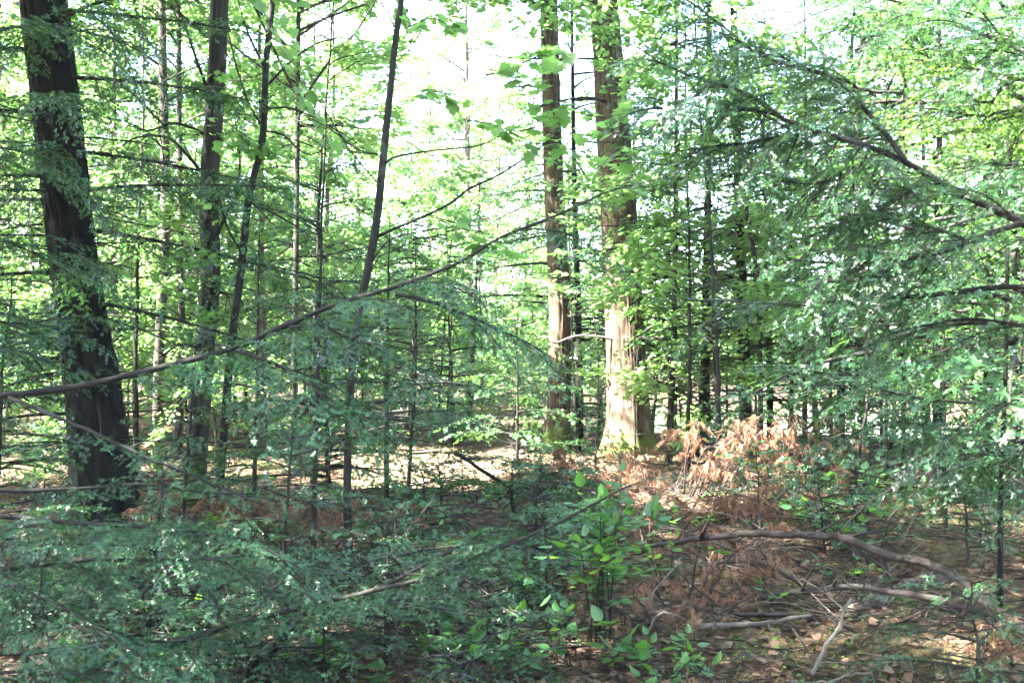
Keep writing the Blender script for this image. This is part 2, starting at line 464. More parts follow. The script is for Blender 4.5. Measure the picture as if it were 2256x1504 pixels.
def fronds_far(mb, subs, rng, w=.03, step=.07, sunny=0.0):
    B, D, N, Ln, Tt = [], [], [], [], []
    for pts, L in subs:
        n = max(3, int(L / step))
        s = np.linspace(.1, .95, n)
        seg = s * 5; i = np.minimum(seg.astype(int), 4); fr = (seg - i)[:, None]
        p = pts[i] * (1 - fr) + pts[i + 1] * fr
        t = nrm(pts[i + 1] - pts[i])
        nn = nrm(np.array([0, 0, 1.]) + rng.normal(0, .35, 3) + rng.normal(0, .35, (n, 3)))
        sd = np.cross(t, nn) * np.where(np.arange(n) % 2, 1, -1)[:, None]
        dr = nrm(t * .65 + sd * .75 + [0, 0, -.15])
        ln = np.clip(.45 * L * (1 - s) ** .7 + .05, .05, .3) * rng.uniform(.7, 1.2, n)
        B += [p, pts[-2:-1]]; D += [dr, t[-1:]]; N += [nn, nn[-1:]]; Ln += [ln, [.25 * L]]
        Tt.append(np.clip(rng.normal(.45, .18) + rng.normal(0, .1, n + 1) + sunny, 0, 1))
    B, D, N = np.vstack(B), np.vstack(D), np.vstack(N); Ln = np.concatenate(Ln); Tt = np.concatenate(Tt)
    S = nrm(np.cross(D, N))
    W = (w * (.5 + Ln / .2))[:, None]
    Lc = Ln[:, None]
    # a comb of three narrow leaflets per twiglet keeps the outline feathery
    for o, a in ((0, 0.), (.3, .8), (.3, -.8)):
        d2 = nrm(D + S * a); s2 = nrm(np.cross(d2, N)); l2 = Lc * (1 if a == 0 else .6); b = B + D * Lc * o
        v = np.stack([b, b + d2 * l2 * .5 + s2 * W * .5, b + d2 * l2, b + d2 * l2 * .5 - s2 * W * .5], 1).reshape(-1, 3)
        k = np.arange(len(B))[:, None] * 4
        mb.add(v, np.concatenate([k + [0, 1, 2], k + [0, 2, 3]]), np.repeat(Tt, 4))

def hem_branch(tree, axis, r0, r1, lod, sub_len, step=.075, t0=.12, droop=.22, mat='hem', sunny=0., keep=1., bark='twig', label=None, flat=.36, boughs=0):
    """branch part with its twigs, and its needles as a sub-part"""
    L = plen(np.asarray(axis)); n = max(8, int(L / .06))
    ax = resample(axis, n)
    ax = ax + np.cumsum(R.normal(0, .0034, ax.shape), 0) * np.linspace(0, 1, n)[:, None]
    mb = MB()
    rw = (np.linspace(1, 0, n) ** .75 * (r0 - r1) + r1) * (1 + .10 * R.normal(0, 1, n))
    tube(mb, ax, rw, 8, .2 + .6 * R.random(n * 8 + 2), .22)
    for k in range(int(n * r0 * 14)):                               # knots and snapped twig stubs
        i = R.integers(1, n - 2); dk = nrm(R.normal(0, 1, 3)); tube(mb, ax[i] + dk * rw[i] * R.uniform(1.3, 3.2) * np.linspace(0, 1, 3)[:, None], [rw[i] * .5, rw[i] * .32, rw[i] * .2], 5, .6)
    subs = sub_branches(ax, t0, sub_len, step, droop, R, flat=flat)
    Tn = nrm(np.gradient(ax, axis=0))
    for k in range(boughs):
        s_ = t0 + (.93 - t0) * (k + R.random()) / boughs; i = int(s_ * (n - 1)); side = nrm(np.cross(Tn[i], [0, 0, 1.])) * (1 if R.random() < .5 else -1)
        l = R.uniform(.8, 1.5) * sub_len * (1.15 - .5 * s_); q = np.linspace(0, 1, 12)[:, None]
        d = nrm(Tn[i] * R.uniform(.4, 1.) + side * R.uniform(.3, .9) + np.array([0, 0, R.uniform(-.55, .35)]) * (flat / .36))
        bx = ax[i] + d * l * q + np.array([0, 0, -R.uniform(.15, .55) * l]) * q ** 2
        tube(mb, bx, np.linspace(.0045, .0015, 12), 5, .4, cap=False)
        subs += sub_branches(bx, .08, sub_len * .55, .05 if lod == 'near' else .07, droop + .1, R, flat=flat + .1)
    for pts, l in subs:
        tube(mb, pts, np.linspace(max(.0014, min(r0 * .35, l * .005)), .0008, 6), 4 if lod != 'low' else 3, .4, cap=False)
    # short dead twigs on the bare inner part
    for k in range(int(3 + L * 2)):
        s = R.uniform(.02, .8); i = int(s * (n - 1)); d = nrm(R.normal(0, 1, 3) * [1, 1, .7]); l = R.uniform(.08, .3)
        q = np.linspace(0, 1, 4)[:, None]
        tube(mb, ax[i] + d * l * q + np.array([0, 0, -.15 * l]) * q ** 2 + R.normal(0, .006, (4, 3)) * q, np.linspace(.003, .001, 4), 3, .5, cap=False)
    b = obj('branch', mb.mesh('branch', M[bark], True), tree, label=label)
    fb = MB(); needles(fb, subs, lod, R, sunny, keep, min(.45, flat * 1.25))
    obj('needle_spray', fb.mesh('needle_spray', M[mat]), b, kind='stuff')
    return b

def bare_branch(tree, pts, r0, r1, bark='twig', twigs=6, tl=.4, name='branch', label=None, n=None):
    L = plen(np.asarray(pts)); n = n or max(8, int(L / .07))
    ax = resample(pts, n); mb = MB()
    ax = ax + np.cumsum(R.normal(0, .004, ax.shape), 0) * np.linspace(0, 1, n)[:, None]
    tube(mb, ax, np.linspace(1, 0, n) ** .8 * (r0 - r1) + r1, 7, .5, .15)
    T = nrm(np.gradient(ax, axis=0))
    for k in range(twigs):
        s = R.uniform(.15, .97); i = int(s * (n - 1)); d = nrm(T[i] * R.uniform(.3, 1.1) + R.normal(0, .6, 3)); l = tl * R.uniform(.3, 1) * (1.1 - s * .6)
        q = np.linspace(0, 1, 5)[:, None]
        p = ax[i] + d * l * q + np.array([0, 0, R.uniform(-.2, .15) * l]) * q ** 2 + np.cumsum(R.normal(0, .012 * l / .3, (5, 3)), 0) * q
        tube(mb, p, np.linspace(max(r1 * 1.2, r0 * .25), .0012, 5), 4, .5, cap=False)
    return obj(name, mb.mesh(name, M[bark], True), tree, label=label)

def px_path(pts, y0, y1):
    n = len(pts); xs = [p[0] for p in pts]
    d = np.concatenate([[0], np.cumsum([math.dist(pts[i][:2], pts[i + 1][:2]) for i in range(n - 1)])])
    return np.array([P(p[0], p[1], y0 + (y1 - y0) * d[i] / d[-1]) for i, p in enumerate(pts)])

def trunk_path(pts, Y, top_h):
    """centre line and radii from (px, py, width) rows listed from the top, carried on up to top_h"""
    q = [(P(a, b, Y), w / F * Y / 2) for a, b, w in pts]
    q = q[::-1]
    p = np.array([a for a, _ in q]); r = np.array([b for _, b in q])
    g = float(hgt(p[0, 0], Y)); p[0, 2] = g - .06
    if top_h > p[-1, 2] + .4:
        d = nrm(p[-1] - p[-2]); z = p[-1, 2]; ks = 4
        for k in range(1, ks + 1):
            f = k / ks; dz = (top_h - z) * f
            p = np.vstack([p, p[len(q) - 1] + np.array([d[0] / max(d[2], .3) * dz * (1 - .5 * f), .1 * f, dz])])
            r = np.append(r, r[len(q) - 1] * (1 - .75 * f))
    return p, r

def pine_like_crown(z0, z1, Lb, n, far_w=.035, sunny=0., wood=None, rng=R, cx=0, cy=0, up=.1):
    mb = MB()
    wd = wood or MB()
    for k in range(n):
        f = (k + rng.random()) / n; z = z0 + (z1 - z0) * f
        az = rng.uniform(0, 2 * math.pi); L = Lb * (1 - f) ** .7 * rng.uniform(.6, 1.1) + .4
        q = np.linspace(0, 1, 8)[:, None]
        d = np.array([math.cos(az), math.sin(az), up + rng.normal(0, .12)])
        ax = np.array([cx, cy, z]) + d * L * q + np.array([0, 0, -.22 * L]) * q ** 2
        tube(wd, ax, np.linspace(.012 + .009 * L, .004, 8), 5, .5, cap=False)
        fronds_far(mb, sub_branches(ax, .15, .28 * L + .15, .16, .25, rng, flat=.25), rng, far_w, .075, sunny)
    return mb, wd

# ------------------------------------------------------------------ broad leaves
def fan(outline):
    o = np.array(outline, float)
    v = np.vstack([[0, .45, 0.03], np.column_stack([o, np.abs(o[:, 0]) * .18 * -1])])
    n = len(o); k = np.arange(n)
    return v, np.stack([np.zeros(n, int), 1 + k, 1 + (k + 1) % n], -1)
half = [(0.04, 0), (.22, -.06), (.30, .06), (.52, .18), (.40, .32), (.50, .56), (.34, .58), (.20, .60), (.19, .76), (.10, .84)]
MAPLE = fan(half + [(0, 1.02)] + [(-x, y) for x, y in half[::-1]])
half = [(.03, 0), (.2, .1), (.3, .28), (.32, .45), (.25, .66), (.12, .86)]
OVATE = fan(half + [(0, 1.0)] + [(-x, y) for x, y in half[::-1]])
SIMPLE = (np.array([[0, 0, 0], [.36, .35, -.05], [.28, .62, -.05], [0, 1, -.02], [-.28, .62, -.05], [-.36, .35, -.05], [0, .4, .04]]),
          np.array([[6, 0, 1], [6, 1, 2], [6, 2, 3], [6, 3, 4], [6, 4, 5], [6, 5, 0]]))
KITE = (np.array([[0, 0, 0], [.42, .35, -.04], [.2, .75, 0], [0, 1, -.05], [-.25, .7, 0], [-.42, .3, -.04]]), np.array([[0, 1, 2], [0, 2, 3], [0, 3, 4], [0, 4, 5]]))

def basis(fwd, nn):
    f = nrm(fwd); n = nrm(nn - (nn * f).sum(-1, keepdims=True) * f); s = np.cross(f, n)
    return s, f, n

def leaf_cloud(mb, pos, fwd, nn, size, tint, tmpl):
    s, f, n = basis(fwd, nn); V, Fc = tmpl
    z = size[:, None, None]
    v = pos[:, None] + z * (V[None, :, 0:1] * s[:, None] + V[None, :, 1:2] * f[:, None] + V[None, :, 2:3] * n[:, None])
    k = np.arange(len(pos))[:, None, None] * len(V)
    mb.add(v.reshape(-1, 3), (Fc[None] + k).reshape(-1, 3), np.repeat(tint, len(V)))

_leaf_me = {}
def leaf_mesh(kind, mat):
    if (kind, mat) not in _leaf_me:
        V, Fc = {'maple': MAPLE, 'ovate': OVATE, 'simple': SIMPLE}[kind]
        _leaf_me[(kind, mat)] = raw_mesh(kind + '_leaf', V, Fc, np.full(len(V), .42), M[mat], True)
    return _leaf_me[(kind, mat)]

def leaf_objs(parent, pos, fwd, nn, size, kind, mat, off):
    me = leaf_mesh(kind, mat)
    s, f, n = basis(np.asarray(fwd, float), np.asarray(nn, float))
    for i in range(len(pos)):
        o = bpy.data.objects.new('leaf', me); COL.objects.link(o); o.parent = parent
        z = float(size[i])
        m = Matrix(((s[i, 0] * z, f[i, 0] * z, n[i, 0] * z, pos[i][0] - off[0]), (s[i, 1] * z, f[i, 1] * z, n[i, 1] * z, pos[i][1] - off[1]),
                    (s[i, 2] * z, f[i, 2] * z, n[i, 2] * z, pos[i][2] - off[2]), (0, 0, 0, 1)))
        o.matrix_local = m

def spray_leaves(axis, n, spread, size, rng, tilt=.3, thick=.06):
    """leaves in a flat tier around a twig"""
    K = len(axis); s = rng.random(n) ** .8; x = s * (K - 1); i = np.minimum(x.astype(int), K - 2); fr = (x - i)[:, None]
    p = axis[i] * (1 - fr) + axis[i + 1] * fr
    t = nrm(axis[i + 1] - axis[i]); sd = nrm(np.cross(t, [0, 0, 1.]))
    off = rng.uniform(-1, 1, n) * spread * (.25 + .75 * (1 - np.abs(s * 2 - 1)))
    pos = p + sd * off[:, None] + rng.normal(0, 1, (n, 3)) * [.03, .03, thick]
    pos[:, 2] -= .12 * np.abs(off)
    fw = t * .6 + sd * np.sign(off)[:, None] * .8 + rng.normal(0, .45, (n, 3)) * [1, 1, .6]; fw[:, 2] -= .15
    nn = np.array([0, 0, 1.]) + rng.normal(0, tilt, (n, 3))
    return pos, fw, nn, size * rng.uniform(.6, 1.2, n)

# ------------------------------------------------------------------ prototypes of the background trees
def proto_maple(name, H, r, nb, zb, lb, leaves, lsize, label, tmpl=KITE, mat='maple', bark='bark_far', lean=.4, spray=.34):
    t = thing(name, label, 'tree')
    n = 26; z = np.linspace(-.1, H, n)
    x = np.cumsum(R.normal(0, .02 * H / 12, n)) + R.normal(0, lean) * (z.clip(0) / H) ** 1.5; y = np.cumsum(R.normal(0, .02 * H / 12, n)) + R.normal(0, lean) * (z / H)
    x -= x[0]; y -= y[0]
    tp = np.stack([x, y, z], 1); tr = r * (1 - .85 * (z.clip(0) / H)) * (1 + .4 * np.exp(-z.clip(0) / .25))
    mb = MB(); tube(mb, tp, tr, 12, R.random((n * 12 + 2)) * .3 + .35, .12)
    obj('trunk', mb.mesh('trunk', M[bark], True), t)
    wd, fb = MB(), MB()
    for k in range(nb):
        f = (k + R.random()) / nb; zz = zb + (H - zb) * f
        c = np.array([np.interp(zz, z, x), np.interp(zz, z, y), zz])
        az = R.uniform(0, 2 * math.pi); L = lb * (1 - .75 * f) * R.uniform(.5, 1.15)
        q = np.linspace(0, 1, 9)[:, None]
        d = np.array([math.cos(az), math.sin(az), R.uniform(.15, .7)])
        ax = c + d * L * q + np.array([0, 0, -.25 * L]) * q ** 2 + np.cumsum(R.normal(0, .03 * L, (9, 3)), 0) * q
        tube(wd, ax, np.linspace(r * .28 * (1 - .6 * f) + .004, .004, 9), 5, .5, cap=False)
        ns = max(2, int(L / .45))
        for j in range(ns):
            s = R.uniform(.3, 1) if j else 1.; i = min(int(s * 8), 7)
            d2 = nrm(nrm(ax[i + 1] - ax[i]) * .8 + R.normal(0, .7, 3) * [1, 1, .25]); l2 = L * R.uniform(.25, .45) + .2
            tw = ax[i + 1] + d2 * l2 * np.linspace(0, 1, 5)[:, None] + np.array([0, 0, -.15 * l2]) * np.linspace(0, 1, 5)[:, None] ** 2
            tube(wd, tw, np.linspace(.006, .002, 5), 3, .5, cap=False)
            m = int(leaves * R.uniform(.6, 1.3))
            po, fw, nn, sz = spray_leaves(tw, m, spray, lsize, R, .32, .07)
            leaf_cloud(fb, po, fw, nn, sz, np.clip(R.normal(.4, .15) + R.normal(0, .12, m), 0, 1), tmpl)
    obj('limb', wd.mesh('limb', M[bark], True), t, kind='stuff')
    obj('crown', fb.mesh('crown', M[mat]), t, kind='stuff')
    return t, fb.tris() + wd.tris()

def proto_hemlock(name, H, r, nb, z0, Lb, label, mat='hem_far', bark='bark_dark', w=.024):
    t = thing(name, label, 'tree')
    z = np.linspace(-.1, H, 20); mb = MB()
    tp = np.stack([np.cumsum(R.normal(0, .012, 20)), np.cumsum(R.normal(0, .012, 20)), z], 1); tp[:, :2] -= tp[0, :2]
    tube(mb, tp, r * (1 - .9 * z.clip(0) / H) * (1 + .35 * np.exp(-z.clip(0) / .25)), 10, .45, .12)
    obj('trunk', mb.mesh('trunk', M[bark], True), t)
    fb, wd = pine_like_crown(z0, H, Lb, nb, w)
    for k in range(int(5 + H)):                                # dead lower limbs
        zz = R.uniform(.4, max(z0, 2.)); az = R.uniform(0, 6.28); l = R.uniform(.4, 1.3); q = np.linspace(0, 1, 5)[:, None]
        tube(wd, np.array([0, 0, zz]) + np.array([math.cos(az), math.sin(az), R.uniform(-.1, .25)]) * l * q - np.array([0, 0, .2 * l]) * q ** 2, np.linspace(.01, .003, 5), 4, .5, cap=False)
    obj('limb', wd.mesh('limb', M['twig'], True), t, kind='stuff')
    obj('crown', fb.mesh('crown', M[mat]), t, kind='stuff')
    return t, fb.tris() + wd.tris()

TRI = {}
protos = {}
protos['maple'] = [proto_maple('maple_tree', 14, .13, 52, 2.4, 3.4, 100, .12, ''), proto_maple('maple_tree', 11, .085, 46, 1.2, 2.6, 90, .115, ''), proto_maple('maple_tree', 17, .19, 50, 5.0, 4.2, 100, .13, '')]
protos['young'] = [proto_maple('young_maple', 5.5, .03, 24, .5, 1.6, 60, .105, '', tmpl=SIMPLE, bark='bark_thin', lean=.3, spray=.26), proto_maple('young_maple', 3.6, .02, 18, .2, 1.3, 50, .10, '', tmpl=SIMPLE, bark='bark_thin', lean=.25, spray=.24)]
protos['young'].append(proto_maple('young_maple', 6.5, .03, 22, 1.9, 1.7, 60, .11, '', tmpl=SIMPLE, bark='bark_thin', lean=.3, spray=.26))
protos['hemlock'] = [proto_hemlock('hemlock_tree', 12, .12, 70, 2.0, 2.6, ''), proto_hemlock('hemlock_tree', 8, .07, 60, .9, 2.0, ''), proto_hemlock('hemlock_tree', 15, .17, 84, 6.0, 3.4, '')]
protos['small_hem'] = [proto_hemlock('hemlock_sapling', 4.0, .035, 48, .25, 1.35, '', bark='bark_thin', w=.018), proto_hemlock('hemlock_sapling', 2.6, .024, 40, .15, 1.0, '', bark='bark_thin', w=.016)]
used = set()
def place(kind, var, loc, rot, sc, label, group):
    t = protos[kind][var][0]
    if (kind, var) not in used:
        used.add((kind, var)); t.location = [float(c) for c in loc]; t.rotation_euler = (0, 0, rot); t.scale = (sc,) * 3
        t['label'] = label; t['group'] = group
        return t
    return dup(t, loc, rot, sc, label, group)

# ------------------------------------------------------------------ spots that the sun reaches in the photograph
LIT = [(G(1000, 16.5), 1.3), (G(1100, 15.5), 1.2), (G(930, 18.0), 1.2), (P(1375, 860, 17.2), .5), (P(1375, 740, 17.2), .4), (P(1340, 980, 17.0), .5),
       (P(1580, 1050, 11.5), .75), (P(1450, 1060, 12.0), .35), (P(1700, 1300, 7.3), .18), (P(1150, 860, 14.5), .6), (P(1300, 600, 15.8), .4),
       (P(1450, 1150, 9.5), .15), (P(1800, 1140, 9.0), .2), (P(2150, 180, 4.6), .4), (P(1225, 720, 19.3), .3), (P(1180, 1480, 5.6), .15), (G(1050, 17.5), 1.0), (G(1150, 17), .8), (G(930, 14.6), .7), (G(1050, 14.4), .6), (G(1120, 14.8), .5)]
def blocks(x, y, z0, z1, rc, slack=0.0):
    for p, r in LIT:
        for z in np.linspace(max(z0, p[2] + .3), z1, 9):
            k = (z - p[2]) / TS[2]
            if k <= 0: continue
            q = p + TS * k
            if math.hypot(q[0] - x, q[1] - y) < rc * (1 - .5 * (z - z0) / max(z1 - z0, .1)) + r * slack: return True
    return False

# ------------------------------------------------------------------ named trunks
def prune_lit(mb):
    """leave gaps in a crown where the sun gets through in the photograph"""
    v, f, t = mb.arrays()
    c = v[f].mean(1); keep = np.ones(len(f), bool)
    for p, r in LIT:
        d = c - p; a = d @ TS; q = np.linalg.norm(d - a[:, None] * TS, axis=1)
        keep &= ~((q < r * 1.1 + .1) & (a > .5))
    return v, f[keep], t

def clean_mesh(name, v, f, t, mat):
    u, inv = np.unique(f, return_inverse=True)
    return raw_mesh(name, v[u], inv.reshape(-1, 3), t[u], mat)

def put_crown(tree, base, z0, z1, Lb, n, mat='hem_far', off=(0, 0)):
    fb, wd = pine_like_crown(z0, z1, Lb, n, .04, cx=base[0] + off[0], cy=base[1] + off[1])
    obj('limb', wd.mesh('limb', M['twig'], True), tree, kind='stuff')
    v, f, t = prune_lit(fb)
    obj('crown', clean_mesh('crown', v, f, t, M[mat]), tree, kind='stuff')

# left big hemlock
tA = thing('hemlock_tree', 'big dark hemlock trunk near the left edge, widest trunk in the foreground', 'tree')
p, r = trunk_path([(92, -40, 116), (130, 300, 122), (165, 600, 122), (203, 850, 142), (240, 1140, 176)], 11, 17); r = r * .76
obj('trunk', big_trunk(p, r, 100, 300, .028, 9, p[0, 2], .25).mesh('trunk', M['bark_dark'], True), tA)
A_p = p
put_crown(tA, p[-1], 6.2, 17.5, 3.6, 90)
def onA(py): return np.interp(py, [-40, 300, 600, 850, 1140], [92, 130, 165, 200, 238])
for (py, az, el, L, sl, dr) in [(20, 20, .05, 2.2, .55, .3), (60, -40, .1, 2.0, .5, .3), (110, 190, .0, 1.6, .5, .3), (170, -15, -.08, 2.3, .55, .32), (240, -70, -.05, 1.7, .5, .3), (250, 200, 0, 1.8, .45, .3),
                                (330, 10, -.05, 1.9, .5, .3), (390, -100, -.1, 1.5, .5, .3), (425, -20, .06, 2.6, .6, .25), (440, 185, .02, 1.6, .5, .3), (500, 5, -.12, 2.7, .55, .28), (560, -60, -.1, 1.7, .5, .3),
                                (600, 195, 0, 1.7, .5, .3), (660, -10, -.15, 2.2, .5, .25), (720, -120, -.1, 1.6, .5, .3), (780, 180, -.1, 1.8, .5, .3)]:
    b = P(onA(py), py, 11); a = math.radians(az); d = np.array([math.cos(a), math.sin(a), el])
    q = np.linspace(0, 1, 7)[:, None]
    hem_branch(tA, b + d * L * q + np.array([0, 0, -.10 * L]) * q ** 2, .022, .004, 'mid', sl, .085, .12, dr, 'hem', boughs=10 if py < 520 else 5)
for k in range(26):
    py = R.uniform(120, 1080); b = P(onA(py), py, 11); a = R.uniform(0, 6.28); l = R.uniform(.4, 1.5)
    q = np.linspace(0, 1, 6)[:, None]
    bare_branch(tA, b + np.array([math.cos(a), math.sin(a), R.uniform(-.35, .25)]) * l * q + np.array([0, 0, R.uniform(-.2, .2) * l]) * q ** 2, .011, .003, 'twig', 6, .35, 'dead_branch')

def maple_trunk(name, label, cat, pts, Y, H, bark, sides=20, bumpy=.012, flare=.3):
    t = thing(name, label, cat)
    p, r = trunk_path(pts, Y, H); r = r * .78
    obj('trunk', big_trunk(p, r, sides, 160, bumpy * r.max() / .14, 5, p[0, 2], flare, 4).mesh('trunk', M[bark], True), t)
    return t, p, r
def maple_crown(t, p, z0, z1, lb, nb, leaves, lsize, tmpl=KITE, mat='maple', r=.02, prune=True, spray=.3):
    wd, fb = MB(), MB(); H = z1
    for k in range(nb):
        f = (k + R.random()) / nb; zz = z0 + (z1 - z0) * f
        c = np.array([np.interp(zz, p[:, 2], p[:, 0]), np.interp(zz, p[:, 2], p[:, 1]), zz])
        az = R.uniform(0, 6.28); L = lb * (1 - .5 * f) * R.uniform(.5, 1.15); q = np.linspace(0, 1, 9)[:, None]
        ax = c + np.array([math.cos(az), math.sin(az), R.uniform(.1, .7)]) * L * q + np.array([0, 0, -.25 * L]) * q ** 2 + np.cumsum(R.normal(0, .03 * L, (9, 3)), 0) * q
        tube(wd, ax, np.linspace(r, .003, 9), 5, .5, cap=False)
        for j in range(max(2, int(L / .4))):
            s = R.uniform(.3, 1) if j else 1.; i = min(int(s * 8), 7); d2 = nrm(nrm(ax[i + 1] - ax[i]) * .8 + R.normal(0, .7, 3) * [1, 1, .25]); l2 = L * R.uniform(.25, .45) + .2
            tw = ax[i + 1] + d2 * l2 * np.linspace(0, 1, 5)[:, None]
            tube(wd, tw, np.linspace(.005, .002, 5), 3, .5, cap=False)
            m = int(leaves * R.uniform(.6, 1.3)); po, fw, nn, sz = spray_leaves(tw, m, spray, lsize, R, .32, .07)
            leaf_cloud(fb, po, fw, nn, sz, np.clip(R.normal(.4, .15) + R.normal(0, .12, m), 0, 1), tmpl)
    obj('limb', wd.mesh('limb', M['twig'], True), t, kind='stuff')
    v, f, tt = prune_lit(fb) if prune else fb.arrays()
    obj('crown', clean_mesh('crown', v, f, tt, M[mat]), t, kind='stuff')

tB, pB, rB = maple_trunk('maple_tree', 'mossy black trunk with lichen blotches right of the big hemlock trunk', 'tree',
    [(484, -20, 44), (475, 200, 46), (460, 420, 48), (464, 600, 50), (452, 750, 52), (437, 950, 54), (425, 1130, 62)], 12, 13, 'bark_maple', 40, .014)
maple_crown(tB, pB, 5.6, 13, 3.2, 26, 50, .12, r=.03)
for pts in ([(462, 210), (432, 130), (408, 60), (384, -15)], [(455, 300), (420, 280), (380, 270), (330, 285), (290, 275)], [(470, 640), (520, 655), (545, 680), (560, 700)], [(458, 400), (420, 350), (370, 305), (300, 310), (270, 330)],
            [(455, 560), (500, 470), (530, 380), (520, 250)], [(450, 770), (400, 760), (350, 790)]):
    bare_branch(tB, px_path([(a, b) for a, b in pts], 12, 11.5), .02, .006, 'bark_thin', 7, .6, label='bare twisting branch')

def sapling_leaves(t, twigs_px, Y, n, size, kind, mat, spread=.14, tilt=.3):
    """every leaf an object of its own on its twig"""
    per = max(1, n // len(twigs_px))
    for tw in twigs_px:
        ax = resample(px_path(tw, Y, Y + R.uniform(-.3, .3)), 8)
        bare_branch(t, ax, .006, .0015, 'twig', 3, .25, 'twig')
        po, fw, nn, sz = spray_leaves(ax, per, spread, size, R, tilt, .03)
        leaf_objs(t, po, fw, nn, sz, kind, mat, (0, 0, 0))

tC, pC, rC = maple_trunk('maple_sapling', 'slim bending sapling trunk between mossy black trunk and forked sapling', 'tree',
    [(603, -20, 16), (586, 140, 17), (579, 300, 19), (548, 440, 20), (530, 600, 21), (512, 740, 22), (497, 900, 22), (478, 1080, 25)], 11, 8.5, 'bark_thin', 18, .01)
maple_crown(tC, pC, 6.0, 8.5, 1.8, 14, 40, .10, MAPLE, 'maple_near', .01)
for pts in ([(583, 240), (640, 238), (700, 265), (760, 300), (800, 330)], [(582, 288), (625, 298), (660, 330), (690, 342), (745, 322)], [(548, 430), (580, 470), (607, 497)], [(545, 445), (620, 480), (690, 530), (750, 560)],
            [(583, 150), (540, 60), (520, -10)], [(579, 280), (545, 220), (515, 110), (505, 40)], [(535, 560), (500, 500), (470, 400), (430, 330)], [(578, 200), (660, 120), (740, 85), (860, 95)]):
    bare_branch(tC, px_path(pts, 11, 10.6), .013, .003, 'bark_thin', 5, .5)
sapling_leaves(tC, [[(500, 140), (460, 190), (420, 210)], [(500, 270), (540, 300), (600, 330)], [(470, 290), (520, 330), (570, 330)], [(440, 180), (490, 220), (530, 230)], [(520, 290), (570, 340), (630, 350)], [(560, 390), (600, 400), (640, 430)]], 10.8, 110, .12, 'maple', 'maple_near', .22)
sapling_leaves(tC, [[(340, 560), (390, 580), (430, 570)], [(330, 600), (380, 640), (440, 620)], [(370, 650), (410, 660), (470, 690)], [(400, 540), (440, 560), (480, 590)], [(420, 690), (460, 710), (490, 700)]], 10.4, 110, .10, 'maple', 'maple_near', .2)

tD, pD, rD = maple_trunk('maple_sapling', 'black forked sapling trunk rising through the centre with long ascending branches', 'tree',
    [(887, -20, 15), (868, 120, 17), (845, 340, 20), (828, 500, 22), (805, 620, 22), (783, 740, 20), (770, 900, 20), (765, 1100, 22), (772, 1300, 25)], 7.8, 6.8, 'bark_thin', 18, .008)
maple_crown(tD, pD, 5.4, 6.8, 1.2, 10, 30, .085, MAPLE, 'maple_near', .008)
for pts, r0 in (([(833, 520), (900, 490), (978, 455), (1030, 415), (1085, 388), (1140, 352), (1190, 312), (1225, 285), (1255, 245), (1276, 190)], .011),
                ([(846, 362), (870, 346), (950, 332), (1052, 322), (1098, 300), (1150, 260), (1190, 225)], .009), ([(1095, 300), (1160, 312), (1215, 318), (1290, 312), (1360, 312)], .005), ([(1190, 318), (1270, 290), (1320, 240), (1380, 225)], .004),
                ([(812, 590), (850, 535), (900, 515), (985, 502), (1080, 520), (1095, 560)], .006), ([(868, 60), (855, 30), (832, -10)], .006), ([(835, 340), (790, 330), (720, 280), (640, 240)], .006), ([(846, 420), (770, 330), (690, 210), (620, 160)], .005),
                ([(820, 560), (760, 570), (690, 560), (620, 575)], .005), ([(800, 650), (840, 560), (930, 550), (990, 530)], .005), ([(780, 760), (830, 720), (900, 690), (960, 690)], .006), ([(868, 140), (900, 110), (930, 60), (945, 10)], .004)):
    bare_branch(tD, px_path(pts, 7.8, 7.5), r0, .0022, 'bark_thin', 5, .35)
sapling_leaves(tD, [[(930, 200), (975, 205), (1010, 235)], [(1030, 265), (1085, 275), (1120, 290)], [(1070, 165), (1110, 160), (1150, 175)], [(1120, 190), (1160, 190), (1200, 150)], [(1150, 140), (1200, 120), (1250, 120)],
                    [(1140, 290), (1180, 280), (1230, 255)], [(1180, 240), (1220, 230), (1290, 240)], [(1280, 250), (1340, 260), (1390, 240)], [(1150, 320), (1200, 330), (1260, 320)], [(960, 480), (1000, 490), (1050, 500)], [(1040, 540), (1080, 545), (1120, 550)],
                    [(1340, 360), (1390, 340), (1420, 330)], [(900, 60), (950, 40), (1000, 50)], [(1330, 290), (1400, 270), (1460, 265)]], 7.4, 200, .115, 'maple', 'maple_near', .14, .35)

# pines
tP = thing('pine_tree', 'huge pale brown pine trunk with sunlit mossy base beside the clearing', 'tree')
p, r = trunk_path([(1328, -40, 58), (1345, 200, 66), (1362, 450, 74), (1372, 620, 80), (1380, 780, 84), (1384, 900, 90), (1386, 1008, 108)], 17.5, 24)
P_p = p
obj('trunk', big_trunk(p, r, 120, 320, .019, 14, p[0, 2], .46, 5).mesh('trunk', M['bark_pine'], True), tP)
put_crown(tP, p[-1], 8.6, 24.5, 4.2, 80)
bare_branch(tP, px_path([(1356, 748), (1320, 742), (1270, 740), (1220, 755), (1205, 742), (1185, 745)], 17.3, 17.0), .022, .008, 'dead', 3, .3, 'dead_branch', 'pale bare dead limb')
bare_branch(tP, px_path([(1410, 752), (1450, 765), (1500, 770)], 17.5, 17.9), .018, .006, 'twig', 4, .4, 'dead_branch')
bare_branch(tP, px_path([(1350, 230), (1300, 215), (1240, 220), (1170, 235)], 17.3, 17.0), .025, .008, 'twig', 5, .6, 'dead_branch')
bare_branch(tP, px_path([(1345, 130), (1260, 130), (1170, 128), (1080, 125)], 17.3, 16.8), .022, .008, 'twig', 5, .6, 'dead_branch')
bare_branch(tP, px_path([(1335, 110), (1400, 60), (1500, 50)], 17.3, 16.8), .025, .008, 'twig', 5, .6, 'dead_branch')
